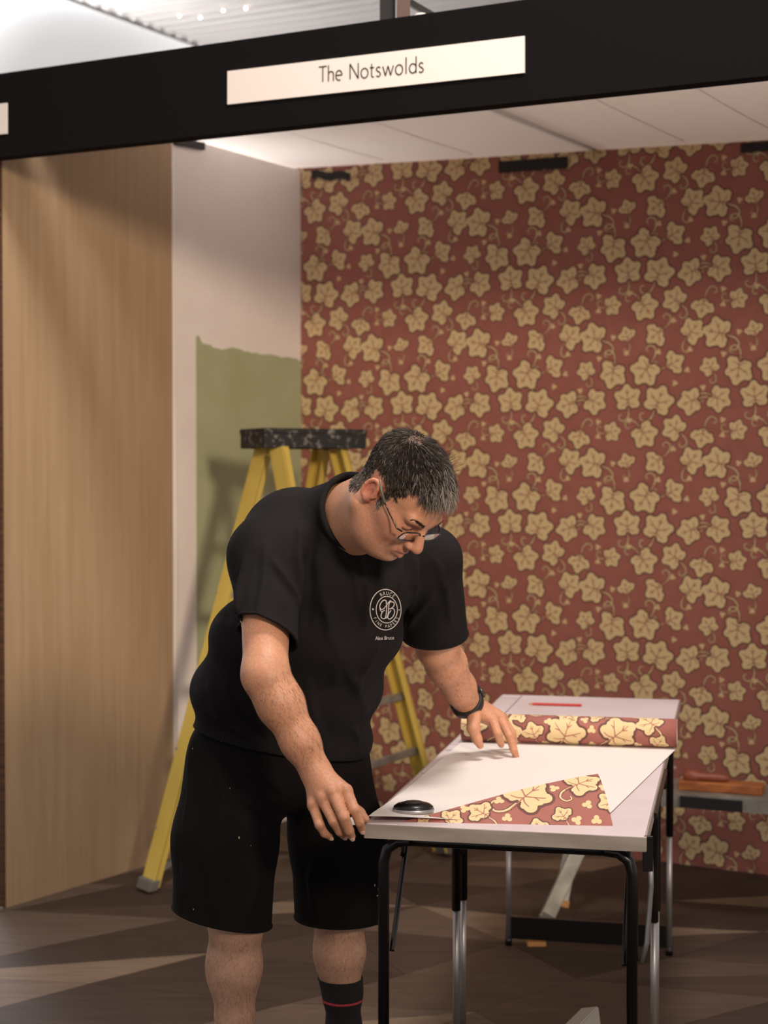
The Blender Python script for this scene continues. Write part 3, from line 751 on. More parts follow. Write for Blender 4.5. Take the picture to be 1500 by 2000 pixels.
for t in (0.135, 0.31, 0.485, 0.66, 0.83):
    p, q = rail_pt('A', t), rail_pt('B', t); mb = MB(); mb.bar(p, q, 0.085, 0.022, bev=0.003); st = mb.build('step', M_alu, le)
for t in (0.12, 0.27, 0.405, 0.62, 0.82):
    p, q = rail_pt('C', t), rail_pt('D', t); mb = MB(); mb.bar(p, q, 0.02, 0.03, bev=0.003); mb.build('rear_rung', M_alu, le)
for a, b in (('A', 'C'), ('B', 'D')):
    mb = MB(); p, q = rail_pt(a, 0.5), rail_pt(b, 0.5); m2 = (p + q) / 2 - Z * 0.02; mb.bar(p, m2, 0.006, 0.022); mb.bar(m2, q, 0.006, 0.022); mb.build('spreader', M_alu, le)
mb = MB(); mb.bar(rail_pt('A', 0.035), rail_pt('A', 0.035).lerp(rail_pt('B', 0.13), 0.35), 0.006, 0.025); mb.build('corner_brace', M_alu, le)
mb = MB(); mb.sphere(P(498, 1010, 6.28), 0.02, 10, 8, (1, 1, 0.7)); mb.build('rivet_plate', M_alu, le, True)

# ------------------------------------------------------------------ aluminium work platform behind the table
we2 = empty('work_platform', PZ(1300, 1790, 0), 'low paint stained aluminium work platform standing behind the tables', 'platform')
pa, pb = P(1120, 1572, 5.86), P(1620, 1566, 5.52)
pdn = (pb - pa); pdn.z = 0; pdn.normalize(); pn = Vector((-pdn.y, pdn.x, 0)); hz = 0.44
pa.z = pb.z = hz
mb = MB(); mb.box((pa + pb) / 2 + pn * 0.14, pdn, pn, Z, (pb - pa).length / 2, 0.15, 0.022, 0.004); pl = mb.build('deck', M_alu, we2)
mb = MB(); 
mb.box((pa + pb) / 2 - pn * 0.012, pdn, pn, Z, (pb - pa).length / 2, 0.003, 0.026, 0.001); mb.build('deck_edge', M_alu, pl)
q0 = P(1330, 1562, 5.70); q1 = P(1452, 1566, 5.61)
mb = MB(); q0.z = q1.z = hz; mb.bar(q0 - pn * 0.02, q1 - pn * 0.02, 0.004, 0.04); mb.build('black_band', M_tape, pl)
for (tx, ty, td), (fx, fy) in (((1140, 1640, 5.82), (1066, 1802)), ((1118, 1650, 6.0), (1094, 1772))):
    f0 = PZ(fx, fy, 0.0); t0_ = P(tx, ty, td); d = (t0_ - f0).normalized(); t0_ = f0 + d * ((hz - 0.02) / d.z)
    mb = MB(); mb.bar(f0 + Z * 0.01, t0_, 0.055, 0.022, (0, 1, 0), 0.003); mb.build('leg', M_alu, we2)
    mb = MB(); mb.bar(f0, f0 + d * 0.03, 0.06, 0.03, (0, 1, 0), 0.004); mb.build('leg_foot', M_tan if fx == 1094 else M_rubber, we2)
for s in (0.0, 0.27):
    t0_ = pb - pdn * 0.12 + pn * s; mb = MB(); mb.bar(t0_ + pdn * 0.1 - Z * hz, t0_ - Z * 0.02, 0.055, 0.022, (0, 1, 0), 0.003); mb.build('leg', M_alu, we2)
# pasting brush on the platform
bc = P(1405, 1540, 5.72); bc.z = hz + 0.022
be = empty('paperhanging_brush', bc, 'wooden paperhanging tool with a dark turned handle lying on the platform', 'brush')
mb = MB(); mb.box(bc + Z * 0.018 + pn * 0.04, pdn, pn, Z, 0.15, 0.04, 0.018, 0.006); mb.build('block', M_wood, be)
mb = MB(); hpnt = bc - pdn * 0.10 + pn * 0.03 + Z * 0.05
mb.tube([hpnt - pdn * 0.035, hpnt - pdn * 0.028, hpnt - pdn * 0.01, hpnt + pdn * 0.012, hpnt + pdn * 0.03, hpnt + pdn * 0.10, hpnt + pdn * 0.13], [0.008, 0.022, 0.026, 0.024, 0.014, 0.016, 0.008], 14); mb.build('handle', M_dwood, be, True)

# small things on the floor
o = MB(); c = PZ(1047, 1846, 0.0); o.box(c + Z * 0.008, (1, 0.05, 0), (-0.05, 1, 0), Z, 0.032, 0.02, 0.008, 0.002); o = o.build('wood_offcut', M_tan); tag(o, 'small pale wood offcut on the floor beside the black crossbar', 'offcut')
# pale metal channel lying at the bottom edge
c0 = P(1166, 1972, 4.45); c0 = PZ(1160, 2012, 0.0); ce = empty('metal_channel', c0, 'pale grey angled metal channel end lying on the floor at the bottom edge', 'channel')
ca = P(1160, 1974, 4.35); cb_ = P(1000, 2040, 3.85); 
d = (cb_ - ca).normalized(); ca.z = 0.135; cb_.z = 0.10
mb = MB(); sd = Vector((d.y, -d.x, 0)).normalized()
for nm, (s0, z0, s1, z1) in {'top_face': (-0.035, 0.0, 0.01, 0.012), 'side_face': (0.01, 0.012, 0.03, -0.13)}.items():
    mb = MB(); q = []
    for p in (ca, cb_): q += [p + sd * -s0 + Z * z0, p + sd * -s1 + Z * z1]
    nn_ = (q[1] - q[0]).cross(q[2] - q[0]).normalized() * 0.003
    mb.hexa([q[0] - nn_, q[1] - nn_, q[3] - nn_, q[2] - nn_, q[0] + nn_, q[1] + nn_, q[3] + nn_, q[2] + nn_]); mb.build(nm, mat('pale_metal', '#b9b5ac', 0.45, 0.2), ce)

# ------------------------------------------------------------------ signed distance modelling for the figure
def sd_cap(p0, p1, r0, r1):
    a = np.array(p0, np.float32); b = np.array(p1, np.float32); ab = b - a; l2 = float(ab @ ab) + 1e-12
    def fn(X):
        h = np.clip(((X - a) @ ab) / l2, 0, 1); return np.linalg.norm(X - (a + h[:, None] * ab), axis=1) - (r0 + (r1 - r0) * h)
    return fn, (a + b) / 2, math.sqrt(l2) / 2 + max(r0, r1)
def sd_ell(c, A, R):                # A: three axes (rows), R radii
    c = np.array(c, np.float32); A = np.array([tuple(a) for a in A], np.float32); R = np.array(R, np.float32)
    def fn(X):
        q = (X - c) @ A.T; k1 = np.linalg.norm(q / R, axis=1); k2 = np.linalg.norm(q / (R * R), axis=1); return k1 * (k1 - 1) / np.maximum(k2, 1e-6)
    return fn, c, float(R.max())
class Sculpt:
    def __init__(s): s.ops = []
    def cap(s, p0, p1, r0, r1=None, k=0.01, op='u'): s.ops.append((op, k) + sd_cap(p0, p1, r0, r0 if r1 is None else r1)); return s
    def ell(s, c, A, R, k=0.01, op='u'): s.ops.append((op, k) + sd_ell(c, A, R)); return s
    def chain(s, pts, rs, k=0.01):
        for i in range(len(pts) - 1): s.cap(pts[i], pts[i + 1], rs[i], rs[i + 1], k)
        return s
    def field(s, X, ops):
        d = np.full(len(X), 1.0, np.float32)
        for op, k, fn, c, R in ops:
            e = fn(X)
            if op == 'u':
                h = np.clip(0.5 + 0.5 * (d - e) / k, 0, 1); d = d + (e - d) * h - k * h * (1 - h)
            else:
                h = np.clip(0.5 - 0.5 * (d + e) / k, 0, 1); d = d + (-e - d) * h + k * h * (1 - h)
        return d
    def mesh(s, vox, block=28):
        lo = np.min([c - R for o, k, f, c, R in s.ops if o == 'u'], axis=0) - 0.03; hi = np.max([c + R for o, k, f, c, R in s.ops if o == 'u'], axis=0) + 0.03
        nb = np.ceil((hi - lo) / (vox * block)).astype(int); NG = (nb * block + 2).astype(np.int64)
        ar = np.arange(block + 2); gx, gy, gz = np.meshgrid(ar, ar, ar, indexing='ij')
        loc = np.stack([gx, gy, gz], -1).reshape(-1, 3)
        ids = []; pos = []; quads = []
        half = vox * (block + 2) * 0.5 * 1.7321
        n1 = block + 1; OC = np.array([o[3] for o in s.ops]); OR = np.array([o[4] + o[1] + 0.012 for o in s.ops])
        for bx in range(nb[0]):
            for by in range(nb[1]):
                for bz in range(nb[2]):
                    b0 = np.array([bx, by, bz]) * block; cen = lo + (b0 + (block + 1) / 2) * vox
                    ops = [s.ops[i] for i in np.nonzero(((OC - cen) ** 2).sum(1) < (OR + half) ** 2)[0]]
                    if not any(o[0] == 'u' for o in ops): continue
                    # coarse reject
                    dc = s.field(cen[None].astype(np.float32), ops)[0]
                    if dc > half * 1.25 + 0.03: continue
                    if dc < -half * 1.6 - 0.03: continue
                    D = s.field((lo + (b0 + loc) * vox).astype(np.float32), ops).reshape(block + 2, block + 2, block + 2)
                    if D.min() > 0 or D.max() < 0: continue
                    S = D < 0
                    # cells
                    acc = np.zeros((n1, n1, n1, 3), np.float32); cnt = np.zeros((n1, n1, n1), np.float32)
                    cor = [(i, j, k) for i in (0, 1) for j in (0, 1) for k in (0, 1)]
                    def sub(A_, c): return A_[c[0]:c[0] + n1, c[1]:c[1] + n1, c[2]:c[2] + n1]
                    for axx in range(3):
                        for c in cor:
                            if c[axx]: continue
                            c2 = list(c); c2[axx] = 1
                            d0, d1 = sub(D, c), sub(D, c2); cr = (d0 < 0) != (d1 < 0)
                            if not cr.any(): continue
                            t = np.where(cr, d0 / np.where(d0 == d1, 1, d0 - d1), 0)
                            for q in range(3):
                                acc[..., q] += np.where(cr, (t if q == axx else c[q]), 0)
                            cnt += cr
                    act = cnt > 0; ci = np.argwhere(act)
                    pv = acc[act] / cnt[act][:, None]
                    g = ci + b0; gid = (g[:, 0] * NG[1] + g[:, 1]) * NG[2] + g[:, 2]
                    ids.append(gid); pos.append(lo + (g + pv) * vox)
                    # quads for edges whose 4 cells are owned (cell coordinate >= 1 on the two cross axes)
                    for axx in range(3):
                        u, w = (axx + 1) % 3, (axx + 2) % 3
                        sl0 = [slice(1, n1)] * 3; sl1 = [slice(1, n1)] * 3
                        sl0[axx] = slice(0, block); sl1[axx] = slice(1, block + 1)
                        a0 = S[tuple(sl0)]; a1 = S[tuple(sl1)]; e = np.argwhere(a0 != a1)
                        if not len(e): continue
                        fl = a0[tuple(e.T)]
                        base = e + 1; base[:, axx] = e[:, axx]
                        def gidx(off):
                            q = base + b0 + off; return (q[:, 0] * NG[1] + q[:, 1]) * NG[2] + q[:, 2]
                        eu = np.zeros(3, int); eu[u] = -1; ew = np.zeros(3, int); ew[w] = -1
                        Q = np.stack([gidx(0 * eu), gidx(eu), gidx(eu + ew), gidx(ew)], 1)
                        Q[~fl] = Q[~fl][:, ::-1]; quads.append(Q)
        ids = np.concatenate(ids); pos = np.concatenate(pos); uq, ix = np.unique(ids, return_index=True); V = pos[ix]
        Q = np.concatenate(quads); F = np.searchsorted(uq, Q); F = np.clip(F, 0, len(uq) - 1)
        ok = (uq[F] == Q).all(axis=1); return V.astype(np.float64), F[ok]
def relax(V, F, it=3, lam=0.5):
    n = len(V); e = np.concatenate([F[:, [0, 1]], F[:, [1, 2]], F[:, [2, 3]], F[:, [3, 0]]]); e = np.concatenate([e, e[:, ::-1]])
    deg = np.bincount(e[:, 0], minlength=n).clip(1)
    for _ in range(it):
        S = np.stack([np.bincount(e[:, 0], V[e[:, 1], q], n) for q in range(3)], 1) / deg[:, None]; V = V + lam * (S - V)
    return V
def vnormals(V, F):
    a = np.cross(V[F[:, 2]] - V[F[:, 0]], V[F[:, 3]] - V[F[:, 1]]); N = np.zeros_like(V)
    for q in range(4):
        for c in range(3): N[:, c] += np.bincount(F[:, q], a[:, c], len(V))
    return N / np.maximum(np.linalg.norm(N, axis=1), 1e-12)[:, None]
def np_mesh(name, V, F, m, parent, colors=None, smooth=True):
    o = mesh_obj(name, V.tolist(), F.tolist(), m, parent, smooth)
    if colors is not None:
        at = o.data.attributes.new('col', 'FLOAT_COLOR', 'POINT'); at.data.foreach_set('color', np.concatenate([colors, np.ones((len(colors), 1))], 1).astype(np.float32).ravel())
    return o
def p3(x, y, d): return np.array(P(x, y, d))

# ------------------------------------------------------------------ the man
Ld = np.array([0.887, 0.46, 0.0]); Ld /= np.linalg.norm(Ld); Fd = np.array([0.46, -0.887, 0.0]); Fd /= np.linalg.norm(Fd); Ud = np.array([0, 0, 1.0])
HL = np.array([0.80, 0.60, 0.0]); HF = np.array([0.60, -0.80, 0.0])       # hips are turned a little further
pel = p3(548, 1455, 3.92)
man = empty('person', Vector((pel[0], pel[1], 0)), 'person in black t-shirt and shorts bending over the table to hold the sheet', 'person')
shR, shL = p3(521, 1086, 3.63), p3(838, 1092, 3.83)
elR, wrR = p3(518, 1318, 3.455), p3(616, 1505, 3.44)
elL, wrL = p3(852, 1262, 4.03), p3(914, 1376, 4.24)
nb_ = p3(668, 1012, 3.66)                          # base of the neck
hipR, hipL = p3(474, 1490, 3.86), p3(622, 1490, 4.00)
knR, knL = p3(461, 1800, 3.74), p3(663, 1790, 4.04)
anR, anL = np.array([-0.36, 3.80, 0.09]), np.array([-0.10, 4.09, 0.09])

# head frame
ha, hpch = math.radians(47), math.radians(50)
hf = np.array([math.cos(hpch) * math.sin(ha), -math.cos(hpch) * math.cos(ha), -math.sin(hpch)])
hu = np.array([math.sin(hpch) * math.sin(ha), -math.sin(hpch) * math.cos(ha), math.cos(hpch)])
hs = np.cross(hu, hf)                              # his left
roll_a = math.radians(4); hu, hs = hu * math.cos(roll_a) + hs * math.sin(roll_a), hs * math.cos(roll_a) - hu * math.sin(roll_a)
hc = p3(780, 968, 3.47); HS = 1.055
def H(f, u, s): return hc + (hf * f + hu * u + hs * s) * HS
HA = [hf, hu, hs]
B = Sculpt()
def hell(f, u, s, rf, ru, rs, k=0.012, op='u', A=None): B.ell(H(f, u, s), A or HA, (rf * HS, ru * HS, rs * HS), k, op)
def hcap(a, b, r0, r1=None, k=0.01, op='u'): B.cap(H(*a), H(*b), r0 * HS, (r0 if r1 is None else r1) * HS, k, op)
hell(-0.014, 0.042, 0, 0.098, 0.082, 0.076)                       # cranium
hell(0.020, 0.035, 0, 0.074, 0.072, 0.066, 0.02)                  # forehead
hell(0.030, -0.030, 0, 0.060, 0.078, 0.066, 0.02)                 # face
hell(0.022, -0.076, 0, 0.057, 0.040, 0.061, 0.025)                 # jaw
for s in (-1, 1):
    hcap((-0.018, -0.055, 0.056 * s), (0.058, -0.093, 0.022 * s), 0.019, 0.018, 0.02)   # jaw line
    hell(0.058, -0.030, 0.036 * s, 0.026, 0.026, 0.024, 0.02)     # cheek
    hell(0.030, -0.012, 0.056 * s, 0.03, 0.018, 0.012, 0.02)      # cheekbone
hell(0.073, -0.095, 0, 0.019, 0.017, 0.024, 0.018)                # chin
hell(0.014, -0.100, 0, 0.048, 0.026, 0.046, 0.03)                # under the chin
for s in (-1, 1): hell(0.094, 0.001, 0.031 * s, 0.014, 0.012, 0.019, 0.012, 's')       # eye sockets
hcap((0.080, 0.021, -0.040), (0.087, 0.019, -0.012), 0.0125, 0.011, 0.012); hcap((0.080, 0.021, 0.040), (0.087, 0.019, 0.012), 0.0125, 0.011, 0.012)
for s in (-1, 1):
    hell(0.0745, -0.001, 0.031 * s, 0.0135, 0.0120, 0.0150, 0.003)      # eyelid over the eyeball
    hcap((0.079, -0.0095, 0.020 * s), (0.077, -0.0100, 0.043 * s), 0.0042, 0.0040, 0.004)   # lower lid
hcap((0.084, 0.014, 0), (0.113, -0.026, 0), 0.0085, 0.0115, 0.010)    # nose
hell(0.114, -0.032, 0, 0.012, 0.0105, 0.0125, 0.006)
for s in (-1, 1):
    hell(0.102, -0.036, 0.0125 * s, 0.0115, 0.008, 0.0075, 0.005)
    hell(0.107, -0.0445, 0.0065 * s, 0.005, 0.004, 0.0035, 0.003, 's')
    hcap((0.093, -0.034, 0.024 * s), (0.086, -0.062, 0.031 * s), 0.003, 0.003, 0.006, 's')   # smile fold
hell(0.078, -0.060, 0, 0.020, 0.024, 0.032, 0.015)                # mouth mound
hcap((0.088, -0.063, -0.022), (0.0975, -0.0600, -0.005), 0.0045, 0.0065, 0.005); hcap((0.088, -0.063, 0.022), (0.0975, -0.0600, 0.005), 0.0045, 0.0065, 0.005)
hcap((0.086, -0.069, -0.018), (0.095, -0.0735, 0), 0.0045, 0.0075, 0.005); hcap((0.086, -0.069, 0.018), (0.095, -0.0735, 0), 0.0045, 0.0075, 0.005)
hcap((0.095, -0.0668, -0.020), (0.1045, -0.0668, 0), 0.0014, 0.0016, 0.003, 's'); hcap((0.095, -0.0668, 0.020), (0.1045, -0.0668, 0), 0.0014, 0.0016, 0.003, 's')
# ears
for s in (-1, 1):
    ring = []
    for k in range(13):
        th = math.radians(-75 + 300 * k / 12)
        ring.append((-0.013 - 0.0135 * math.cos(th), 0.002 + 0.0225 * math.sin(th), (0.080 + 0.008 * (0.5 + 0.5 * math.cos(th + 0.3))) * s))
    for k in range(12): hcap(ring[k], ring[k + 1], 0.0038, 0.0038, 0.004)
    hell(-0.013, 0.0, 0.078 * s, 0.012, 0.021, 0.005, 0.006)
    hcap((-0.006, -0.020, 0.079 * s), (-0.008, -0.023, 0.080 * s), 0.0068, 0.0058, 0.006)
    hcap((0.002, -0.004, 0.077 * s), (0.001, -0.009, 0.080 * s), 0.0048, 0.004, 0.005)
    hell(-0.009, -0.004, 0.087 * s, 0.0070, 0.0105, 0.0075, 0.004, 's')
# neck
B.cap(H(-0.030, -0.045, 0), nb_, 0.066, 0.074, 0.04)
B.cap(H(0.008, -0.082, 0), nb_ + Fd * 0.055 - Ud * 0.025, 0.050, 0.060, 0.045)
# trunk (hidden under the clothes)
B.cap(nb_, p3(640, 1120, 3.74), 0.075, 0.11, 0.03); B.cap(p3(640, 1120, 3.74), p3(565, 1330, 3.85), 0.12, 0.14, 0.05); B.cap(p3(565, 1330, 3.85), pel, 0.14, 0.13, 0.05)
B.cap(nb_ - Ud * 0.05, shR - Ud * 0.02, 0.05, 0.052, 0.03); B.cap(nb_ - Ud * 0.05, shL - Ud * 0.02, 0.05, 0.052, 0.03)
# arms
mR = elR * 0.45 + shR * 0.55; B.chain([shR, mR, elR], [0.058, 0.056, 0.047], 0.02)
fR = elR * 0.70 + wrR * 0.30; B.chain([elR, fR, elR * 0.3 + wrR * 0.7, wrR], [0.046, 0.0465, 0.0375, 0.0305], 0.03)
mL = elL * 0.45 + shL * 0.55; B.chain([shL, mL, elL], [0.062, 0.058, 0.050], 0.02)
fL = elL * 0.70 + wrL * 0.30; B.chain([elL, fL, elL * 0.3 + wrL * 0.7, wrL], [0.050, 0.051, 0.043, 0.035], 0.02)
# legs
for hip_, kn, an in ((hipR, knR, anR), (hipL, knL, anL)):
    B.chain([hip_, kn, kn * 0.76 + an * 0.24, kn * 0.48 + an * 0.52, kn * 0.25 + an * 0.75, an], [0.095, 0.060, 0.058, 0.042, 0.036, 0.038], 0.03)
    B.ell(kn + HF * 0.028 + Ud * 0.01, [HL, HF, Ud], (0.040, 0.032, 0.05), 0.03)
    B.ell(kn * 0.76 + an * 0.24 - HF * 0.018, [HL, HF, Ud], (0.056, 0.048, 0.095), 0.03)
for an in (anR, anL): B.cap(an - HF * 0.03 - Ud * 0.035, an + HF * 0.15 - Ud * 0.05, 0.036, 0.028, 0.03)

# right hand: back of the hand towards us, fingers hanging over the table corner
def finger(pts, rs, k=0.0035): B.chain([np.array(p) for p in pts], [r * 1.07 for r in rs], k)
dR = 3.415
kn_i, kn_m, kn_r, kn_l = p3(676, 1545, 3.400), p3(650, 1547, 3.392), p3(630, 1560, 3.400), p3(612, 1573, 3.412)
for kk, r0, r1 in ((kn_i, 0.023, 0.0150), (kn_m, 0.024, 0.0155), (kn_r, 0.023, 0.0145), (kn_l, 0.022, 0.0135)): B.cap(wrR + (kk - wrR) * 0.12, kk, r0, r1, 0.012)
B.cap(wrR, (kn_i + kn_l) / 2 + np.array([0, 0.014, 0.0]), 0.029, 0.022, 0.02)
for kk in (kn_i, kn_m, kn_r, kn_l): B.ell(kk + np.array([0, -0.006, 0.004]), [(1, 0, 0), (0, 1, 0), (0, 0, 1)], (0.0105, 0.0095, 0.0115), 0.008)
finger([kn_i, p3(692, 1581, 3.372), p3(702, 1606, 3.378), p3(707, 1621, 3.392)], [0.0128, 0.0108, 0.0094, 0.0078])
finger([kn_m, p3(672, 1596, 3.362), p3(682, 1622, 3.372), p3(687, 1634, 3.385)], [0.0130, 0.0112, 0.0096, 0.0080])
finger([kn_r, p3(652, 1604, 3.376), p3(664, 1624, 3.390), p3(672, 1633, 3.405)], [0.0122, 0.0106, 0.0092, 0.0076])
finger([kn_l, p3(624, 1611, 3.388), p3(634, 1628, 3.398), p3(645, 1635, 3.412)], [0.0112, 0.0096, 0.0082, 0.0068])
finger([p3(640, 1530, 3.455), p3(676, 1568, 3.462), p3(702, 1588, 3.452), p3(714, 1600, 3.437)], [0.020, 0.0150, 0.0115, 0.0085], 0.006)     # thumb behind
# left hand: reaching over the sheet beside the roll
kL_i, kL_m, kL_r, kL_l = p3(962, 1405, 4.235), p3(976, 1402, 4.27), p3(982, 1404, 4.305), p3(980, 1410, 4.335)
for kk, r0, r1 in ((kL_i, 0.023, 0.016), (kL_m, 0.023, 0.016), (kL_r, 0.022, 0.015), (kL_l, 0.021, 0.014)): B.cap(wrL + (kk - wrL) * 0.15, kk, r0, r1, 0.012)
B.cap(wrL, (kL_i + kL_l) / 2, 0.029, 0.022, 0.02)
finger([kL_i, p3(972, 1432, 4.205), p3(977, 1448, 4.215), p3(979, 1455, 4.225)], [0.0130, 0.0108, 0.0094, 0.0078])
finger([kL_m, p3(995, 1437, 4.235), p3(1003, 1463, 4.235), p3(1009, 1480, 4.245)], [0.0132, 0.0112, 0.0096, 0.0078])
finger([kL_r, p3(1000, 1432, 4.30), p3(1004, 1448, 4.31), p3(1004, 1456, 4.32)], [0.0122, 0.0105, 0.0092, 0.0076])
finger([kL_l, p3(995, 1428, 4.345), p3(998, 1440, 4.355), p3(998, 1446, 4.36)], [0.0112, 0.0096, 0.0082, 0.0068])
finger([p3(926, 1396, 4.215), p3(924, 1422, 4.185), p3(932, 1444, 4.185), p3(938, 1456, 4.20)], [0.0190, 0.0155, 0.0120, 0.0092], 0.006)
V, F = B.mesh(0.0028); V = relax(V, F, 2, 0.4); NV = vnormals(V, F)
# skin colour zones
rel = (V - hc) / HS; lf, lu, ls = rel @ hf, rel @ hu, rel @ hs
near_head = (np.linalg.norm(rel, axis=1) < 0.19)
skin = np.tile(np.array([0.56, 0.285, 0.175]), (len(V), 1))
def blend(mask, col): 
    m = np.clip(mask, 0, 1)[:, None]; skin[:] = skin * (1 - m) + np.array(col) * m
def gauss(f, u, s, r, sym=True):
    d2 = (lf - f) ** 2 + (lu - u) ** 2 + ((np.abs(ls) if sym else ls) - s) ** 2; return np.exp(-d2 / (r * r)) * near_head
below = np.clip((0.75 - V[:, 2]) / 0.15, 0, 1); blend(below * 0.8, (0.52, 0.33, 0.245))      # paler legs
blend(0.75 * gauss(0.05, -0.03, 0.045, 0.04), (0.50, 0.215, 0.15)); blend(0.8 * gauss(-0.012, 0.0, 0.083, 0.03), (0.50, 0.18, 0.125)); blend(0.5 * gauss(0.115, -0.03, 0, 0.02), (0.52, 0.22, 0.16))
blend(0.45 * gauss(0.04, -0.09, 0.02, 0.05), (0.36, 0.21, 0.155))                                                          # shaved beard
blend(np.where(near_head & (lf > 0.085) & (np.abs(lu + 0.066) < 0.012) & (np.abs(ls) < 0.022), 0.65, 0), (0.40, 0.16, 0.125))   # lips
blend(np.where(near_head & (lf > 0.07) & (np.abs(lu + 0.0075) < 0.0022) & (np.abs(np.abs(ls) - 0.031) < 0.014), 0.85, 0), (0.06, 0.035, 0.03))  # lashes
mott = np.sin(V[:, 0] * 61 + np.sin(V[:, 2] * 47) * 2) * np.sin(V[:, 2] * 53 + V[:, 1] * 37) * 0.5 + 0.5
skin *= (0.94 + 0.12 * mott)[:, None]
for kk in (kn_i, kn_m, kn_r, kn_l, kL_i, kL_m):
    d2 = ((V - kk) ** 2).sum(1); m = np.exp(-d2 / 0.012 ** 2)[:, None] * 0.4; skin = skin * (1 - m) + np.array([0.52, 0.22, 0.16]) * m
# scalp under the hair
def hair_zone(lf, lu, ls):
    als = np.abs(ls)
    z = (lu > 0.078 - 0.10 * als) & (lf < 0.074)
    z |= (lu > 0.030) & (lf < 0.040 - 0.0 * lu)
    z |= (lf < 0.026) & (lf > 0.010) & (lu > -0.012) & (als > 0.045)                     # sideburn
    z |= (lf < -0.040) & (lu > -0.045)
    z |= (lf < -0.060) & (lu > -0.060)
    z &= ~((als > 0.060) & (lf > -0.042) & (lf < 0.003) & (lu < 0.036))
    z &= als < 0.0815
    return z
hz_ = near_head & hair_zone(lf, lu, ls)
blend(np.where(hz_, 0.82, 0), (0.055, 0.042, 0.034))
body = np_mesh('body', V, F, M_skin, man, skin)

# hair strands
crown = np.array([-0.052, 0.112, -0.012])
cent = V[F].mean(1); reln = (cent - hc) / HS; cf, cu, cs_ = reln @ hf, reln @ hu, reln @ hs
nh = np.linalg.norm(reln, axis=1) < 0.17
cand = np.where(nh & hair_zone(cf, cu, cs_))[0]
FNm = NV[F].mean(1); FNm /= np.linalg.norm(FNm, axis=1)[:, None]
pick = RNG.choice(cand, 13000)
def cross3(a, b): return np.array([a[1] * b[2] - a[2] * b[1], a[2] * b[0] - a[0] * b[2], a[0] * b[1] - a[1] * b[0]])
def nrm3(a): return math.sqrt(a[0] * a[0] + a[1] * a[1] + a[2] * a[2])
hv = []; hface = []; hcol = []
for i in pick:
    p = cent[i] + RNG.normal(0, 0.0009, 3); nr = FNm[i]; q = np.array([cf[i], cu[i], cs_[i]])
    dv = q - crown; dist = nrm3(dv)
    if dist < 0.019 and RNG.random() < 0.75: continue
    sw = np.array([-dv[2], 0, dv[0]]) * 0.5 * math.exp(-dist / 0.03)        # whorl
    dirl = dv / max(dist, 1e-4) + sw / max(dist, 1e-4) + np.array([0.35 * (q[1] > 0.05), 0, 0])
    dirl = dirl + RNG.normal(0, 0.22, 3)
    dw = hf * dirl[0] + hu * dirl[1] + hs * dirl[2]; dw = dw - nr * (dw @ nr); dw /= nrm3(dw) + 1e-9
    topness = min(max((q[1] - 0.045) / 0.05, 0), 1); front = min(max(q[0] / 0.07, 0), 1) * topness
    ln = (0.008 + 0.018 * topness + 0.018 * front) * RNG.uniform(0.75, 1.2); lift = 0.20 + 0.45 * topness * RNG.uniform(0.6, 1.2)
    clump = math.sin(q[2] * 260 + q[0] * 70) * math.sin(q[0] * 190 - q[2] * 90); dw2 = dw + cross3(nr, dw) * 0.45 * clump
    w = 0.00062 + 0.0003 * RNG.random()
    sd_ = cross3(dw2, nr); sd_ /= nrm3(sd_) + 1e-9
    pts = []
    for t in (0, 0.4, 0.75, 1.0): pts.append(p + dw2 * (ln * t) + nr * (lift * ln * (t - 0.62 * t * t)) )
    k = len(hv)
    grey = -0.10 + 0.80 * front ** 1.6 + 0.46 * min(max((0.05 - q[1]) / 0.05, 0), 1) + RNG.normal(0, 0.22)
    g = min(max(grey, 0), 1); c = np.array([0.017, 0.011, 0.008]) * (1 - g) + np.array([0.36, 0.315, 0.28]) * g
    for t, pt in zip((1, 0.95, 0.7, 0.12), pts):
        hv += [pt - sd_ * w * t, pt + sd_ * w * t, pt + nr * w * t]; hcol += [c, c, c]
    for s in range(3):
        a = k + 3 * s
        for e0, e1 in ((0, 1), (1, 2), (2, 0)): hface.append((a + e0, a + e1, a + 3 + e1, a + 3 + e0))
for k in range(26):
    q0 = np.array([RNG.uniform(-0.02, 0.03), 0.122, RNG.uniform(0.02, 0.05)]); p = H(*q0) - hu * 0.012
    dw = hu * RNG.uniform(0.6, 1.0) + hf * RNG.uniform(-0.3, 0.3) + hs * RNG.uniform(0.3, 0.9); sd_ = cross3(dw, hf); sd_ /= nrm3(sd_); kk = len(hv); ln = RNG.uniform(0.018, 0.032)
    for t, ww in ((0, 1), (0.4, 0.9), (0.75, 0.6), (1.0, 0.1)):
        pt = p + dw * (ln * t) + hs * (0.010 * t * t); hv += [pt - sd_ * 0.0006 * ww, pt + sd_ * 0.0006 * ww, pt + hf * 0.0006 * ww]; hcol += [np.array([0.02, 0.013, 0.01])] * 3
    for s in range(3):
        a = kk + 3 * s
        for e0, e1 in ((0, 1), (1, 2), (2, 0)): hface.append((a + e0, a + e1, a + 3 + e1, a + 3 + e0))
hair = np_mesh('hair', np.array(hv), np.array(hface), M_hair, man, np.array(hcol), False)
tag(hair, kind='stuff'); hair['label'] = 'short greying dark hair'
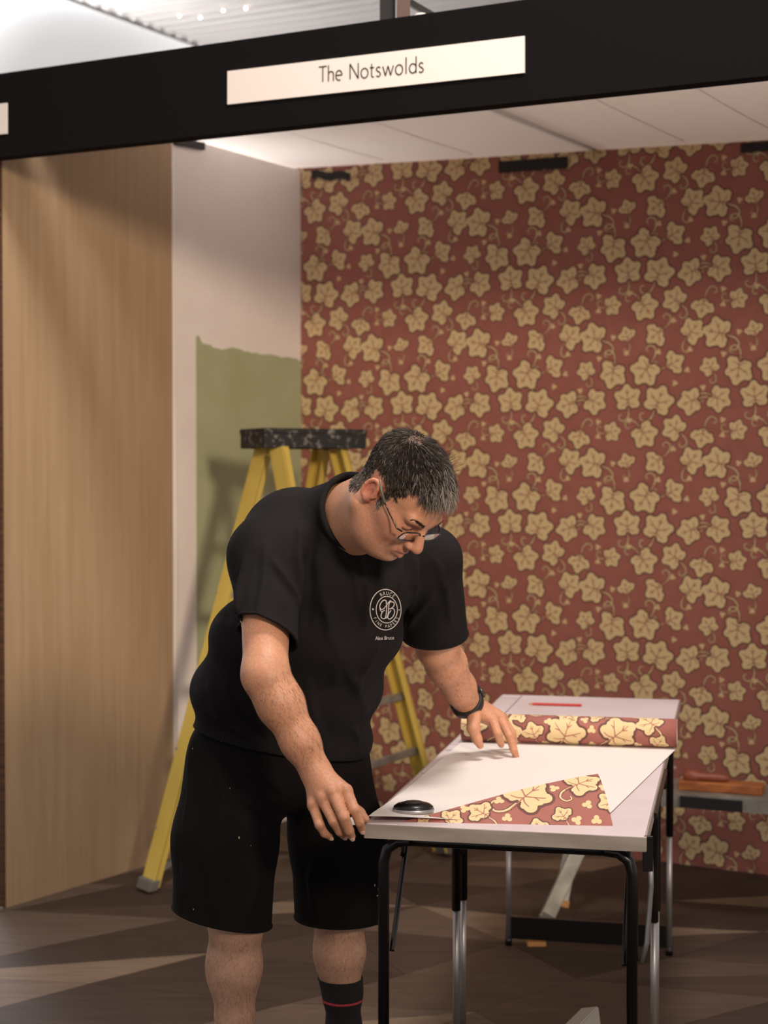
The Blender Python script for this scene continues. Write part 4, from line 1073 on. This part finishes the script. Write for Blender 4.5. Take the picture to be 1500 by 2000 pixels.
for s in (-1, 1):                                   # eyebrows
    bv = []; bf = []; bc_ = []
    for k in range(110):
        t = RNG.random(); f_, u_, s_ = 0.0985 - 0.013 * t ** 1.5, 0.0195 + 0.006 * math.sin(t * 2.4) + RNG.normal(0, 0.0015), (0.013 + 0.034 * t) * s
        p = H(f_ + 0.0015, u_, s_); dw = hs * s * 0.9 + hu * 0.25 - hf * 0.3 * t; nr = hf; w = 0.0007; sd_ = np.cross(dw, nr); sd_ /= np.linalg.norm(sd_); ln = 0.008
        kk = len(bv)
        for tt, ww in ((0, 1), (0.6, 0.8), (1, 0.1)):
            pt = p + dw * ln * tt; bv += [pt - sd_ * w * ww, pt + sd_ * w * ww, pt + nr * w * ww]; c = np.array([0.035, 0.024, 0.02]); bc_ += [c, c, c]
        for q in range(2):
            a = kk + 3 * q
            for e0, e1 in ((0, 1), (1, 2), (2, 0)): bf.append((a + e0, a + e1, a + 3 + e1, a + 3 + e0))
    eb = np_mesh('eyebrow', np.array(bv), np.array(bf), M_hair, man, np.array(bc_), False); tag(eb, kind='stuff')
# fine hair on forearms and shins
def seg_d(X, a, b_):
    ab = b_ - a; h = np.clip(((X - a) @ ab) / (ab @ ab), 0, 1); return np.linalg.norm(X - (a + h[:, None] * ab), axis=1), h
bv = []; bf = []; bcl = []
for a, b_, cnt, rad in ((elR, wrR, 1200, 0.07), (elL, wrL, 900, 0.07), (knR, anR, 1500, 0.10), (knL, anL, 1300, 0.10)):
    d_, h_ = seg_d(cent, a, b_); cd_ = np.where((d_ < rad) & (h_ > 0.02) & (h_ < 0.93))[0]; ax_d = (b_ - a) / np.linalg.norm(b_ - a)
    for i in RNG.choice(cd_, cnt):
        pt0 = cent[i]; nr = FNm[i]; dw = ax_d + RNG.normal(0, 0.35, 3); dw = dw - nr * (dw @ nr); dw /= nrm3(dw) + 1e-9; sd_ = cross3(dw, nr); ln = RNG.uniform(0.008, 0.016); w = 0.00016; kk = len(bv)
        for t, ww in ((0, 1), (0.5, 0.8), (1, 0.2)):
            pt = pt0 + dw * ln * t + nr * (0.0035 * (t - 0.5 * t * t)); bv += [pt - sd_ * w * ww, pt + sd_ * w * ww, pt + nr * w * ww]; bcl += [np.array([0.17, 0.092, 0.055])] * 3
        for q in range(2):
            k0 = kk + 3 * q
            for e0, e1 in ((0, 1), (1, 2), (2, 0)): bf.append((k0 + e0, k0 + e1, k0 + 3 + e1, k0 + 3 + e0))
bh = np_mesh('limb_hair', np.array(bv), np.array(bf), M_hair, man, np.array(bcl), False); tag(bh, kind='stuff')
# finger nails
def nail(p, out, along, w, l):
    out = np.array(out, float); out /= np.linalg.norm(out); along = np.array(along, float); along -= out * (along @ out); along /= np.linalg.norm(along); sd_ = np.cross(along, out)
    v = []; f = []
    for i in range(5):
        for j in range(5):
            a = (i / 4 - 0.5); b_ = (j / 4 - 0.5); rr = 1 - 0.35 * (abs(a) * 2) ** 3
            v.append(p + along * (a * l) + sd_ * (b_ * w * rr) + out * (0.0012 - 0.006 * (b_ * 2) ** 2 * w / 0.012 * 0.35))
    for i in range(4):
        for j in range(4): k = i * 5 + j; f.append((k, k + 1, k + 6, k + 5))
    mesh_obj('finger_nail', [tuple(q) for q in v], f, mat('nail', '#e3b7a3', 0.25), man, True)
for a, b_, r in ((p3(702, 1606, 3.378), p3(707, 1621, 3.392), 0.0078), (p3(682, 1622, 3.372), p3(687, 1634, 3.385), 0.0080), (p3(664, 1624, 3.390), p3(672, 1633, 3.405), 0.0076), (p3(634, 1628, 3.398), p3(645, 1635, 3.412), 0.0068)):
    dd = b_ - a; dd /= np.linalg.norm(dd); outn = np.array([0.10, -0.85, -0.1]); outn = outn - dd * (outn @ dd); outn /= np.linalg.norm(outn)
    nail(b_ + outn * r * 0.98, outn, dd, r * 1.35, r * 1.5)

# ------------------------------------------------------------------ clothes
def bis(bm, co, no, center, radius, axis=None):
    center = Vector(center)
    if axis is None: fs = [f for f in bm.faces if (f.calc_center_median() - center).length < radius]
    else:
        a, b_, ar = axis; d = (b_ - a); l2 = d.length_squared
        def dist(q): t = min(max((q - a).dot(d) / l2, 0), 1); return (q - a - d * t).length
        fs = [f for f in bm.faces if (f.calc_center_median() - center).length < radius and dist(f.calc_center_median()) < ar]
    geom = set(fs)
    for f in fs: geom.update(f.edges); geom.update(f.verts)
    bmesh.ops.bisect_plane(bm, geom=list(geom), plane_co=Vector(co), plane_no=Vector(no), clear_outer=True, dist=0.00001)
def folds(V, N, lines):
    for pts, amp, w in lines:
        pts = [np.array(p) for p in pts]; best = np.full(len(V), 9.0); tt = np.zeros(len(V)); n = len(pts) - 1
        for i in range(n):
            a, b = pts[i], pts[i + 1]; ab = b - a; h = np.clip(((V - a) @ ab) / (ab @ ab), 0, 1); d = np.linalg.norm(V - (a + h[:, None] * ab), axis=1)
            m = d < best; best = np.where(m, d, best); tt = np.where(m, (i + h) / n, tt)
        V = V + N * (2.3 * amp * np.exp(-(best / w) ** 2) * np.sin(np.pi * np.clip(tt * 0.92 + 0.04, 0, 1)) ** 0.6)[:, None]
    return V
def garment(name, S, vox, m, foldlines, cuts, thick=0.004, it=5, solid=True):
    V, F = S.mesh(vox); V = relax(V, F, it, 0.5)
    if foldlines:
        # put every fold onto the surface as seen along the view
        bvh = BVHTree.FromPolygons(V.tolist(), F.tolist()); L = []
        for pts, amp, w in foldlines:
            q = []
            for x, y in pts:
                h = bvh.ray_cast(CAM, ray(x, y).normalized())[0]
                if h is not None: q.append(np.array(h))
            if len(q) > 1: L.append((q, amp, w))
        V = folds(V, vnormals(V, F), L); V = relax(V, F, 1, 0.4)
    o = np_mesh(name, V, F, m, man)
    bm = bmesh.new(); bm.from_mesh(o.data); off = ORG[man.name]
    for c_ in cuts:
        co, no, ce, ra = c_[:4]; ax_l = (Vector(c_[4][0]) - off, Vector(c_[4][1]) - off, c_[4][2]) if len(c_) > 4 else None
        bis(bm, Vector(co) - off, no, Vector(ce) - off, ra, ax_l)
    bm.to_mesh(o.data); bm.free()
    for p in o.data.polygons: p.use_smooth = True
    if solid:
        md = o.modifiers.new('cloth_thickness', 'SOLIDIFY'); md.thickness = thick; md.offset = -1
    return o
S = Sculpt(); A3 = [Ld, Fd, Ud]
S.ell(p3(548, 1450, 3.905), A3, (0.238, 0.180, 0.12), 0.05)
S.ell(p3(562, 1345, 3.865), A3, (0.242, 0.195, 0.14), 0.05)
S.ell(p3(600, 1240, 3.80), A3, (0.240, 0.190, 0.13), 0.06)
S.ell(p3(655, 1135, 3.745), A3, (0.205, 0.155, 0.12), 0.06)
S.ell(p3(590, 1032, 3.76), A3, (0.135, 0.09, 0.088), 0.08)
S.cap(shR, nb_ - Ud * 0.03, 0.068, 0.072, 0.07); S.cap(shR, p3(575, 1035, 3.74), 0.068, 0.075, 0.07); S.cap(shL, nb_ - Ud * 0.03, 0.066, 0.072, 0.05)
S.cap(nb_ - (H(-0.03, -0.05, 0) - nb_) * 0.2, nb_ + (H(-0.03, -0.05, 0) - nb_) * 0.8, 0.092, 0.080, 0.03)
sleeveR_end = shR * 0.14 + elR * 0.86; sleeveL_end = shL * -0.02 + elL * 1.02
S.cap(shR, sleeveR_end, 0.075, 0.070, 0.04); S.cap(shL, sleeveL_end, 0.076, 0.083, 0.04)
hemR_c = p3(507, 1237, 3.53); hemR_n = (elR - shR) / np.linalg.norm(elR - shR); hemR_n = hemR_n + np.array([-0.42, 0, 0.0]) * 1.0; hemR_n /= np.linalg.norm(hemR_n)
hemL_c = p3(858, 1240, 4.0); hemL_n = (elL - shL) / np.linalg.norm(elL - shL)
hemL_n = hemL_n * 0.6 + np.array([0.02, 0.0, -0.75]); hemL_n /= np.linalg.norm(hemL_n)
pa_, pb_, pc_ = p3(358, 1392, 3.97), p3(490, 1466, 3.70), p3(735, 1492, 3.86); hn = np.cross(pb_ - pa_, pc_ - pa_); hn /= np.linalg.norm(hn); hn = -hn if hn[2] > 0 else hn
ndir = H(-0.03, -0.05, 0) - nb_; ndir /= np.linalg.norm(ndir)
col_c = nb_ + ndir * 0.070
fl = [([(588, 1028), (580, 1090), (584, 1180)], 0.007, 0.012), ([(615, 1030), (606, 1100), (600, 1230)], -0.006, 0.012), ([(612, 1075), (640, 1200), (655, 1330)], 0.006, 0.014),
      ([(520, 1065), (515, 1150), (500, 1220)], 0.005, 0.010), ([(480, 1090), (468, 1150), (462, 1205)], 0.005, 0.009), ([(530, 1090), (560, 1140), (582, 1185)], 0.006, 0.010),
      ([(670, 1075), (690, 1120), (700, 1180)], 0.005, 0.009), ([(700, 1090), (715, 1150), (712, 1240)], 0.006, 0.011), ([(745, 1090), (740, 1130), (728, 1175)], 0.005, 0.008),
      ([(785, 1085), (778, 1130), (770, 1160)], 0.006, 0.008), ([(812, 1090), (806, 1140), (800, 1200)], 0.007, 0.010), ([(845, 1160), (815, 1195), (798, 1225)], 0.006, 0.009), ([(850, 1095), (870, 1150), (880, 1215)], 0.005, 0.010),
      ([(640, 1240), (690, 1330), (715, 1390)], 0.005, 0.014), ([(740, 1240), (715, 1300), (690, 1360)], 0.005, 0.014), ([(600, 1330), (610, 1400), (640, 1470)], 0.006, 0.014),
      ([(400, 1260), (410, 1330), (440, 1400)], 0.006, 0.016), ([(450, 1330), (470, 1400), (510, 1450)], -0.006, 0.014), ([(385, 1350), (430, 1400), (480, 1440)], 0.005, 0.012), ([(690, 1420), (700, 1450), (715, 1485)], 0.005, 0.010),
      ([(436, 1196), (460, 1215), (470, 1260)], -0.010, 0.014)]
shirt = garment('t_shirt', S, 0.0042, M_shirt, fl, [
    (hemR_c, hemR_n, shR * 0.10 + elR * 0.90, 0.16, (shR, elR * 1.4 - shR * 0.4, 0.086)), (hemL_c, hemL_n, elL + (elL - shL) * 0.1, 0.15),
    (p3(548, 1462, 3.9) * 0 + (pa_ + pb_ + pc_) / 3, hn, pel - Ud * 0.02, 0.5), (col_c, ndir, nb_ + ndir * 0.125, 0.158)])
# ribbed collar follows the cut neckline; stitched hems
def rim_tube(obj, center, radius, r, name, m, lift=0.0):
    off = ORG[man.name]; bm = bmesh.new(); bm.from_mesh(obj.data); be_ = [e for e in bm.edges if e.is_boundary and ((e.verts[0].co + off) - Vector(center)).length < radius]
    if not be_: bm.free(); return
    adj = {}
    for e in be_:
        a, b = e.verts; adj.setdefault(a.index, []).append(b.index); adj.setdefault(b.index, []).append(a.index)
    bm.verts.ensure_lookup_table(); loop = []; seen = set()
    for st in list(adj):
        if st in seen: continue
        lp = [st]; prev = -1; cur = st; seen.add(st)
        while True:
            nx = [x for x in adj[cur] if x != prev and x not in seen]
            if not nx: break
            prev, cur = cur, nx[0]; lp.append(cur); seen.add(cur)
        if len(lp) > len(loop): loop = lp
    pts = np.array([np.array(bm.verts[i].co + off) for i in loop]); bm.free()
    k = max(1, len(pts) // 70); n = len(pts)
    sm = pts.copy()
    for _ in range(14): sm = 0.5 * sm + 0.25 * np.roll(sm, 1, 0) + 0.25 * np.roll(sm, -1, 0)
    sm = sm[::k]; mb = MB(); mb.tube([Vector(p) for p in sm] + [Vector(sm[0])], r, 8, False); return mb.build(name, m, man, True)
rim_tube(shirt, col_c, 0.14, 0.0075, 'collar', M_shirt)
rim_tube(shirt, hemR_c, 0.10, 0.0035, 'sleeve_hem', M_shirt)
rim_tube(shirt, hemL_c, 0.11, 0.0035, 'sleeve_hem', M_shirt)

S = Sculpt(); A4 = [HL, HF, Ud]
S.ell(p3(548, 1440, 3.92), A4, (0.226, 0.178, 0.10), 0.05)
S.ell(p3(548, 1510, 3.92), A4, (0.220, 0.172, 0.10), 0.05)
hemSR, hemSL = p3(432, 1792, 3.74), p3(668, 1786, 4.05)
S.chain([p3(455, 1500, 3.85), p3(440, 1640, 3.80), hemSR + (0, 0, -0.06)], [0.115, 0.122, 0.116], 0.035)
S.chain([p3(635, 1500, 3.99), p3(660, 1640, 4.01), hemSL + (0, 0, -0.06)], [0.112, 0.118, 0.118], 0.035)
fl = [([(420, 1480), (440, 1560), (430, 1700)], 0.006, 0.016), ([(375, 1450), (372, 1560), (360, 1740)], 0.005, 0.010), ([(480, 1560), (520, 1600), (548, 1640)], 0.007, 0.014), ([(500, 1520), (540, 1560), (560, 1620)], -0.006, 0.012),
      ([(600, 1560), (575, 1600), (556, 1650)], 0.007, 0.012), ([(500, 1680), (495, 1740), (480, 1800)], 0.006, 0.016), ([(620, 1660), (610, 1720), (615, 1780)], 0.006, 0.014), ([(400, 1640), (410, 1710), (420, 1790)], 0.005, 0.014)]
nR = np.array([-0.16, 0.0, -1.0]); nR = np.array([0.22, -0.05, -1.0]); nR /= np.linalg.norm(nR); nL = np.array([0.0, 0.0, -1.0])
nR[0] = -0.20; nR /= np.linalg.norm(nR)
shorts = garment('shorts', S, 0.0045, M_shorts, fl, [(hemSR, nR, hemSR - Ud * 0.05, 0.175), (hemSL, nL, hemSL - Ud * 0.06, 0.165)])
rim_tube(shorts, hemSR, 0.17, 0.0035, 'leg_hem', M_shorts); rim_tube(shorts, hemSL, 0.16, 0.0035, 'leg_hem', M_shorts)

# prints: laid on the cloth by casting the drawing onto it
dg = bpy.context.evaluated_depsgraph_get()
def cloth_bvh(o):
    me = o.data; off = ORG[man.name]; return BVHTree.FromPolygons([v.co + off for v in me.vertices], [tuple(p.vertices) for p in me.polygons])
BS, BSH = cloth_bvh(shirt), cloth_bvh(shorts)
def decal(name, v2, faces, bvh, parent, m=M_print, lift=0.0022):
    v = []; last = None
    for x, y in v2:
        h = bvh.ray_cast(CAM, ray(x, y).normalized())
        p = h[0] if h[0] is not None else last
        if p is None: p = Vector(P(x, y, 3.62))
        last = p; v.append(p + (CAM - p).normalized() * lift)
    return mesh_obj(name, v, faces, m, parent)
def zpx(pts): return [(680 + x * 140 / 1500, 1120 + y * 160 / 1714) for x, y in pts]
def stroke(name, pts, w, closed=False, bvh=BS, parent=shirt):
    v, f = ribbon(pts, w); return decal(name, v, f, bvh, parent)
def merged(name, strokes, bvh=BS, parent=shirt):
    V2 = []; F2 = []
    for pts, w in strokes:
        v, f = ribbon(pts, w); k = len(V2); V2 += v; F2 += [tuple(i + k for i in q) for q in f]
    return decal(name, V2, F2, bvh, parent)
def oval(cx, cy, rx, ry, n=64, rot=0.0): return [(cx + rx * math.cos(2 * math.pi * i / n), cy + ry * math.sin(2 * math.pi * i / n)) for i in range(n + 1)]
LC = zpx([(782, 758)])[0]
stroke('badge_outer_ring', zpx(oval(782, 758, 325, 425)), 1.6)
stroke('badge_inner_ring', zpx(oval(808, 758, 222, 278)), 1.6)
mono = [catmull([(800, 640), (790, 570), (745, 560), (690, 610), (660, 690), (690, 750), (740, 740), (800, 670), (850, 600), (890, 565)], 5),
        catmull([(810, 640), (805, 760), (790, 880), (760, 945), (700, 930), (690, 870), (720, 800), (770, 770)], 5), catmull([(660, 700), (680, 780), (720, 800)], 4),
        catmull([(900, 570), (855, 640), (845, 780), (825, 890), (780, 945)], 5), catmull([(850, 610), (910, 590), (960, 620), (955, 680), (900, 730), (860, 745)], 5),
        catmull([(880, 735), (950, 740), (970, 810), (940, 900), (870, 955), (830, 920), (850, 840), (900, 770)], 5)]
merged('badge_monogram', [(zpx(c), 1.9) for c in mono])
for x, y, r in ((520, 748, 20), (1070, 762, 14)):
    pts = zpx(oval(x, y, r, r, 8)[:-1]); decal('badge_dot', pts, [tuple(range(8))], BS, shirt)
def text2d(txt, size):
    cu = bpy.data.curves.new('tmp_text', 'FONT'); cu.body = txt; cu.size = size; cu.resolution_u = 3; ob = bpy.data.objects.new('tmp_text', cu); COL.objects.link(ob)
    bpy.context.view_layer.update(); me = ob.evaluated_get(bpy.context.evaluated_depsgraph_get()).to_mesh()
    v = [(q.co.x, q.co.y) for q in me.vertices]; f = [tuple(p.vertices) for p in me.polygons]
    ob.to_mesh_clear(); bpy.data.objects.remove(ob); bpy.data.curves.remove(cu); return v, f
def arc_text(name, txt, cx, cy, rx, ry, a0, a1, size, top=True):
    V2 = []; F2 = []; n = len(txt)
    for i, ch in enumerate(txt):
        if ch == ' ': continue
        v, f = text2d(ch, size); xs = [q[0] for q in v]; mid = (min(xs) + max(xs)) / 2; th = math.radians(a0 + (a1 - a0) * i / (n - 1))
        px, py = cx + rx * math.cos(th), cy - ry * math.sin(th)
        nx, ny = math.cos(th) / rx, math.sin(th) / ry; l = math.hypot(nx, ny); nx, ny = nx / l, ny / l       # outward, y up
        ux, uy = (nx, ny) if top else (-nx, -ny); tx, ty = uy, -ux; k = len(V2)
        for x, y in v:
            x = (x - mid) * 0.80; y -= size * 0.35; V2.append((px + x * tx + y * ux, py - (x * ty + y * uy)))
        F2 += [tuple(k + q for q in g) for g in f]
    decal(name, zpx(V2), F2, BS, shirt)
arc_text('badge_word_top', 'BRUCE', 800, 758, 272, 346, 114, 56, 104, True)
arc_text('badge_word_bottom', 'FINE PAPERS', 795, 758, 272, 350, 211, 329, 92, False)
v, f = text2d('Alex Bruce', 118); w = max(q[0] for q in v); decal('name_embroidery', zpx([(568 + q[0] / w * 392, 1395 - q[1] * 0.92 - q[0] / w * 14) for q in v]), f, BS, shirt)
sq = []
for k in range(4): sq.append((oval(740 + k * 3.4, 1736 - k * 2.2, 1.7, 2.6, 10), 1.0))
sq.append(([(736, 1750), (744, 1746), (751, 1739)], 1.6)); sq.append(([(732, 1727), (732, 1731)], 1.6)); sq.append(([(750, 1725), (748, 1730)], 1.4))
merged('shorts_print', sq, BSH, shorts)
for x, y, r in ((376, 1462, 0.9), (449, 1540, 0.7), (467, 1636, 1.4), (490, 1652, 0.7), (378, 1776, 0.9), (431, 1449, 1.3)):
    bv = BS if y < 1455 else BSH; decal('paint_fleck', oval(x, y, r, r * 2, 7)[:-1], [tuple(range(7))], bv, shirt if y < 1455 else shorts, M_fleck)
# spectacles
gm = man
def specs():
    for s in (-1, 1):
        c = (0.1005, -0.010, 0.0335 * s); w_, h_ = 0.0265, 0.0140
        ring = []
        for k in range(29):
            th = 2 * math.pi * k / 28; cx_, sx_ = math.cos(th), math.sin(th); e_ = 2 / 3.4
            a = math.copysign(abs(cx_) ** e_, cx_) * w_; b = math.copysign(abs(sx_) ** e_, sx_) * h_
            ring.append(H(c[0] - 0.35 * abs(a + 0) ** 1.0 * 0.25 * (1 if a * s > 0 else -0.2) + 0.12 * b, c[1] + b, c[2] + a))
        mb = MB(); mb.tube([Vector(p) for p in ring], 0.0016, 8, False); sp_ = mb.build('spectacle_rim', M_specs, man, True)
        nn_ = Vector(hf) * 0.0006; v = [Vector(p) + nn_ for p in ring[:-1]] + [Vector(p) - nn_ for p in ring[:-1]]; m2 = 28
        f = [tuple(range(m2)), tuple(reversed(range(m2, 2 * m2)))] + [(i, m2 + i, m2 + (i + 1) % m2, (i + 1) % m2) for i in range(m2)]
        mesh_obj('spectacle_lens', v, f, M_lens, sp_)
        out = H(0.0945, -0.002, 0.0600 * s)
        mb = MB(); pts = [out, H(0.086, -0.002, 0.0700 * s), H(0.050, 0.004, 0.0745 * s), H(0.030, 0.009, 0.0775 * s)]
        mb.tube([Vector(p) for p in pts], [0.0019, 0.0020, 0.0016, 0.0016], 8); mb.build('spectacle_temple', M_specs, sp_, True)
        pts = [H(0.030, 0.009, 0.0775 * s), H(0.004, 0.020, 0.0800 * s), H(-0.012, 0.032, 0.0830 * s)]
        mb = MB(); mb.tube([Vector(p) for p in pts], [0.0026, 0.0030, 0.0022], 8); mb.build('temple_tip', M_specs2, sp_, True)
    mb = MB(); mb.tube([Vector(H(0.1020, -0.004, -0.0085)), Vector(H(0.107, 0.000, 0)), Vector(H(0.1020, -0.004, 0.0085))], 0.0018, 8); mb.build('spectacle_bridge', M_specs, man, True)
specs()
# watch
wd_ = wrL - elL; wd_ /= np.linalg.norm(wd_); wcen = wrL - wd_ * 0.012
ua = np.cross(wd_, [0, 0, 1]); ua /= np.linalg.norm(ua); ub = np.cross(ua, wd_)
v = []; f = []; n = 36
for i in range(n):
    th = 2 * math.pi * i / n; rdir = ua * math.cos(th) + ub * math.sin(th)
    for rr, aa in ((0.0390, -0.013), (0.0445, -0.011), (0.0445, 0.011), (0.0390, 0.013)): v.append(tuple(wcen + rdir * rr + wd_ * aa))
for i in range(n):
    for q in range(4): f.append((i * 4 + q, i * 4 + (q + 1) % 4, ((i + 1) % n) * 4 + (q + 1) % 4, ((i + 1) % n) * 4 + q))
ws = mesh_obj('watch_strap', v, f, M_watch, man, True)
cdir_ = ub * 0.75 + ua * 0.66; cdir_ /= np.linalg.norm(cdir_); cc_ = wcen + cdir_ * 0.047; sd_ = np.cross(cdir_, wd_)
mb = MB(); mb.box(Vector(cc_), Vector(wd_), Vector(sd_), Vector(cdir_), 0.016, 0.014, 0.005, 0.003); mb.build('watch_case', M_specs, ws, True)
# socks and shoes
for kn, an, top, stripe in ((knR, anR, 0.268, True), (knL, anL, 0.318, True)):
    def leg_at(z): t = (kn[2] - z) / (kn[2] - an[2]); return kn + (an - kn) * t
    S = Sculpt(); g_ = 0.0045
    S.chain([kn, kn * 0.76 + an * 0.24, kn * 0.48 + an * 0.52, kn * 0.25 + an * 0.75, an], [0.060 + g_, 0.058 + g_, 0.042 + g_, 0.036 + g_, 0.038 + g_], 0.03)
    S.ell(kn * 0.76 + an * 0.24 - HF * 0.018, [HL, HF, Ud], (0.056 + g_, 0.048 + g_, 0.095 + g_), 0.03)
    tp_ = leg_at(top); so = garment('sock', S, 0.004, M_sock, None, [(tp_, (0, 0, 1), tp_, 0.5)], 0.003, 2)
    zz = top - 0.055; VS = np.array([tuple(v.co) for v in so.data.vertices]) + np.array(ORG[man.name]); near = VS[np.abs(VS[:, 2] - zz) < 0.004]; cz = near.mean(0); an_ = np.arctan2(near[:, 1] - cz[1], near[:, 0] - cz[0])
    ringp = []
    for k in range(28):
        th = -math.pi + 2 * math.pi * k / 28; m_ = np.abs((an_ - th + math.pi) % (2 * math.pi) - math.pi) < 0.2; rad_ = np.linalg.norm((near[m_] - cz)[:, :2], axis=1).mean() if m_.any() else 0.05
        ringp.append((cz[0] + math.cos(th) * (rad_ + 0.001), cz[1] + math.sin(th) * (rad_ + 0.001)))
    v = [(x, y, zz - 0.003) for x, y in ringp] + [(x, y, zz + 0.003) for x, y in ringp]
    mesh_obj('sock_stripe', v, [(i, (i + 1) % 28, 28 + (i + 1) % 28, 28 + i) for i in range(28)], M_sockred, so, True)
    S = Sculpt(); S.cap(an - HF * 0.045 - Ud * 0.045, an + HF * 0.16 - Ud * 0.055, 0.042, 0.034, 0.02); S.cap(an - Ud * 0.01, an + HF * 0.08 - Ud * 0.045, 0.050, 0.042, 0.03); S.ell(an + HF * 0.055 - Ud * 0.14, A4, (0.3, 0.4, 0.058), 0.004, 's')
    Vs, Fs = S.mesh(0.005); so = np_mesh('shoe', relax(Vs, Fs, 3), Fs, M_shoe, man)
    outl = []
    for k in range(32):
        th = 2 * math.pi * k / 32; outl.append((0.050 * math.sin(th) * (1 + 0.1 * math.cos(th)), 0.06 + 0.142 * math.cos(th)))
    c = Vector((an[0], an[1], 0)); mb = MB(); mb.prism(outl, Vector(HL), -Vector(HF) * -1, c, 0.024) if False else None
    mb = MB(); v = [c + Vector(HL) * x + Vector(HF) * y for x, y in outl]; v2 = [q + Z * 0.024 for q in v]
    mb.add(v + v2, [tuple(range(32)), tuple(reversed(range(32, 64)))] + [(i, 32 + i, 32 + (i + 1) % 32, (i + 1) % 32) for i in range(32)]); mb.build('sole', M_sole, so)
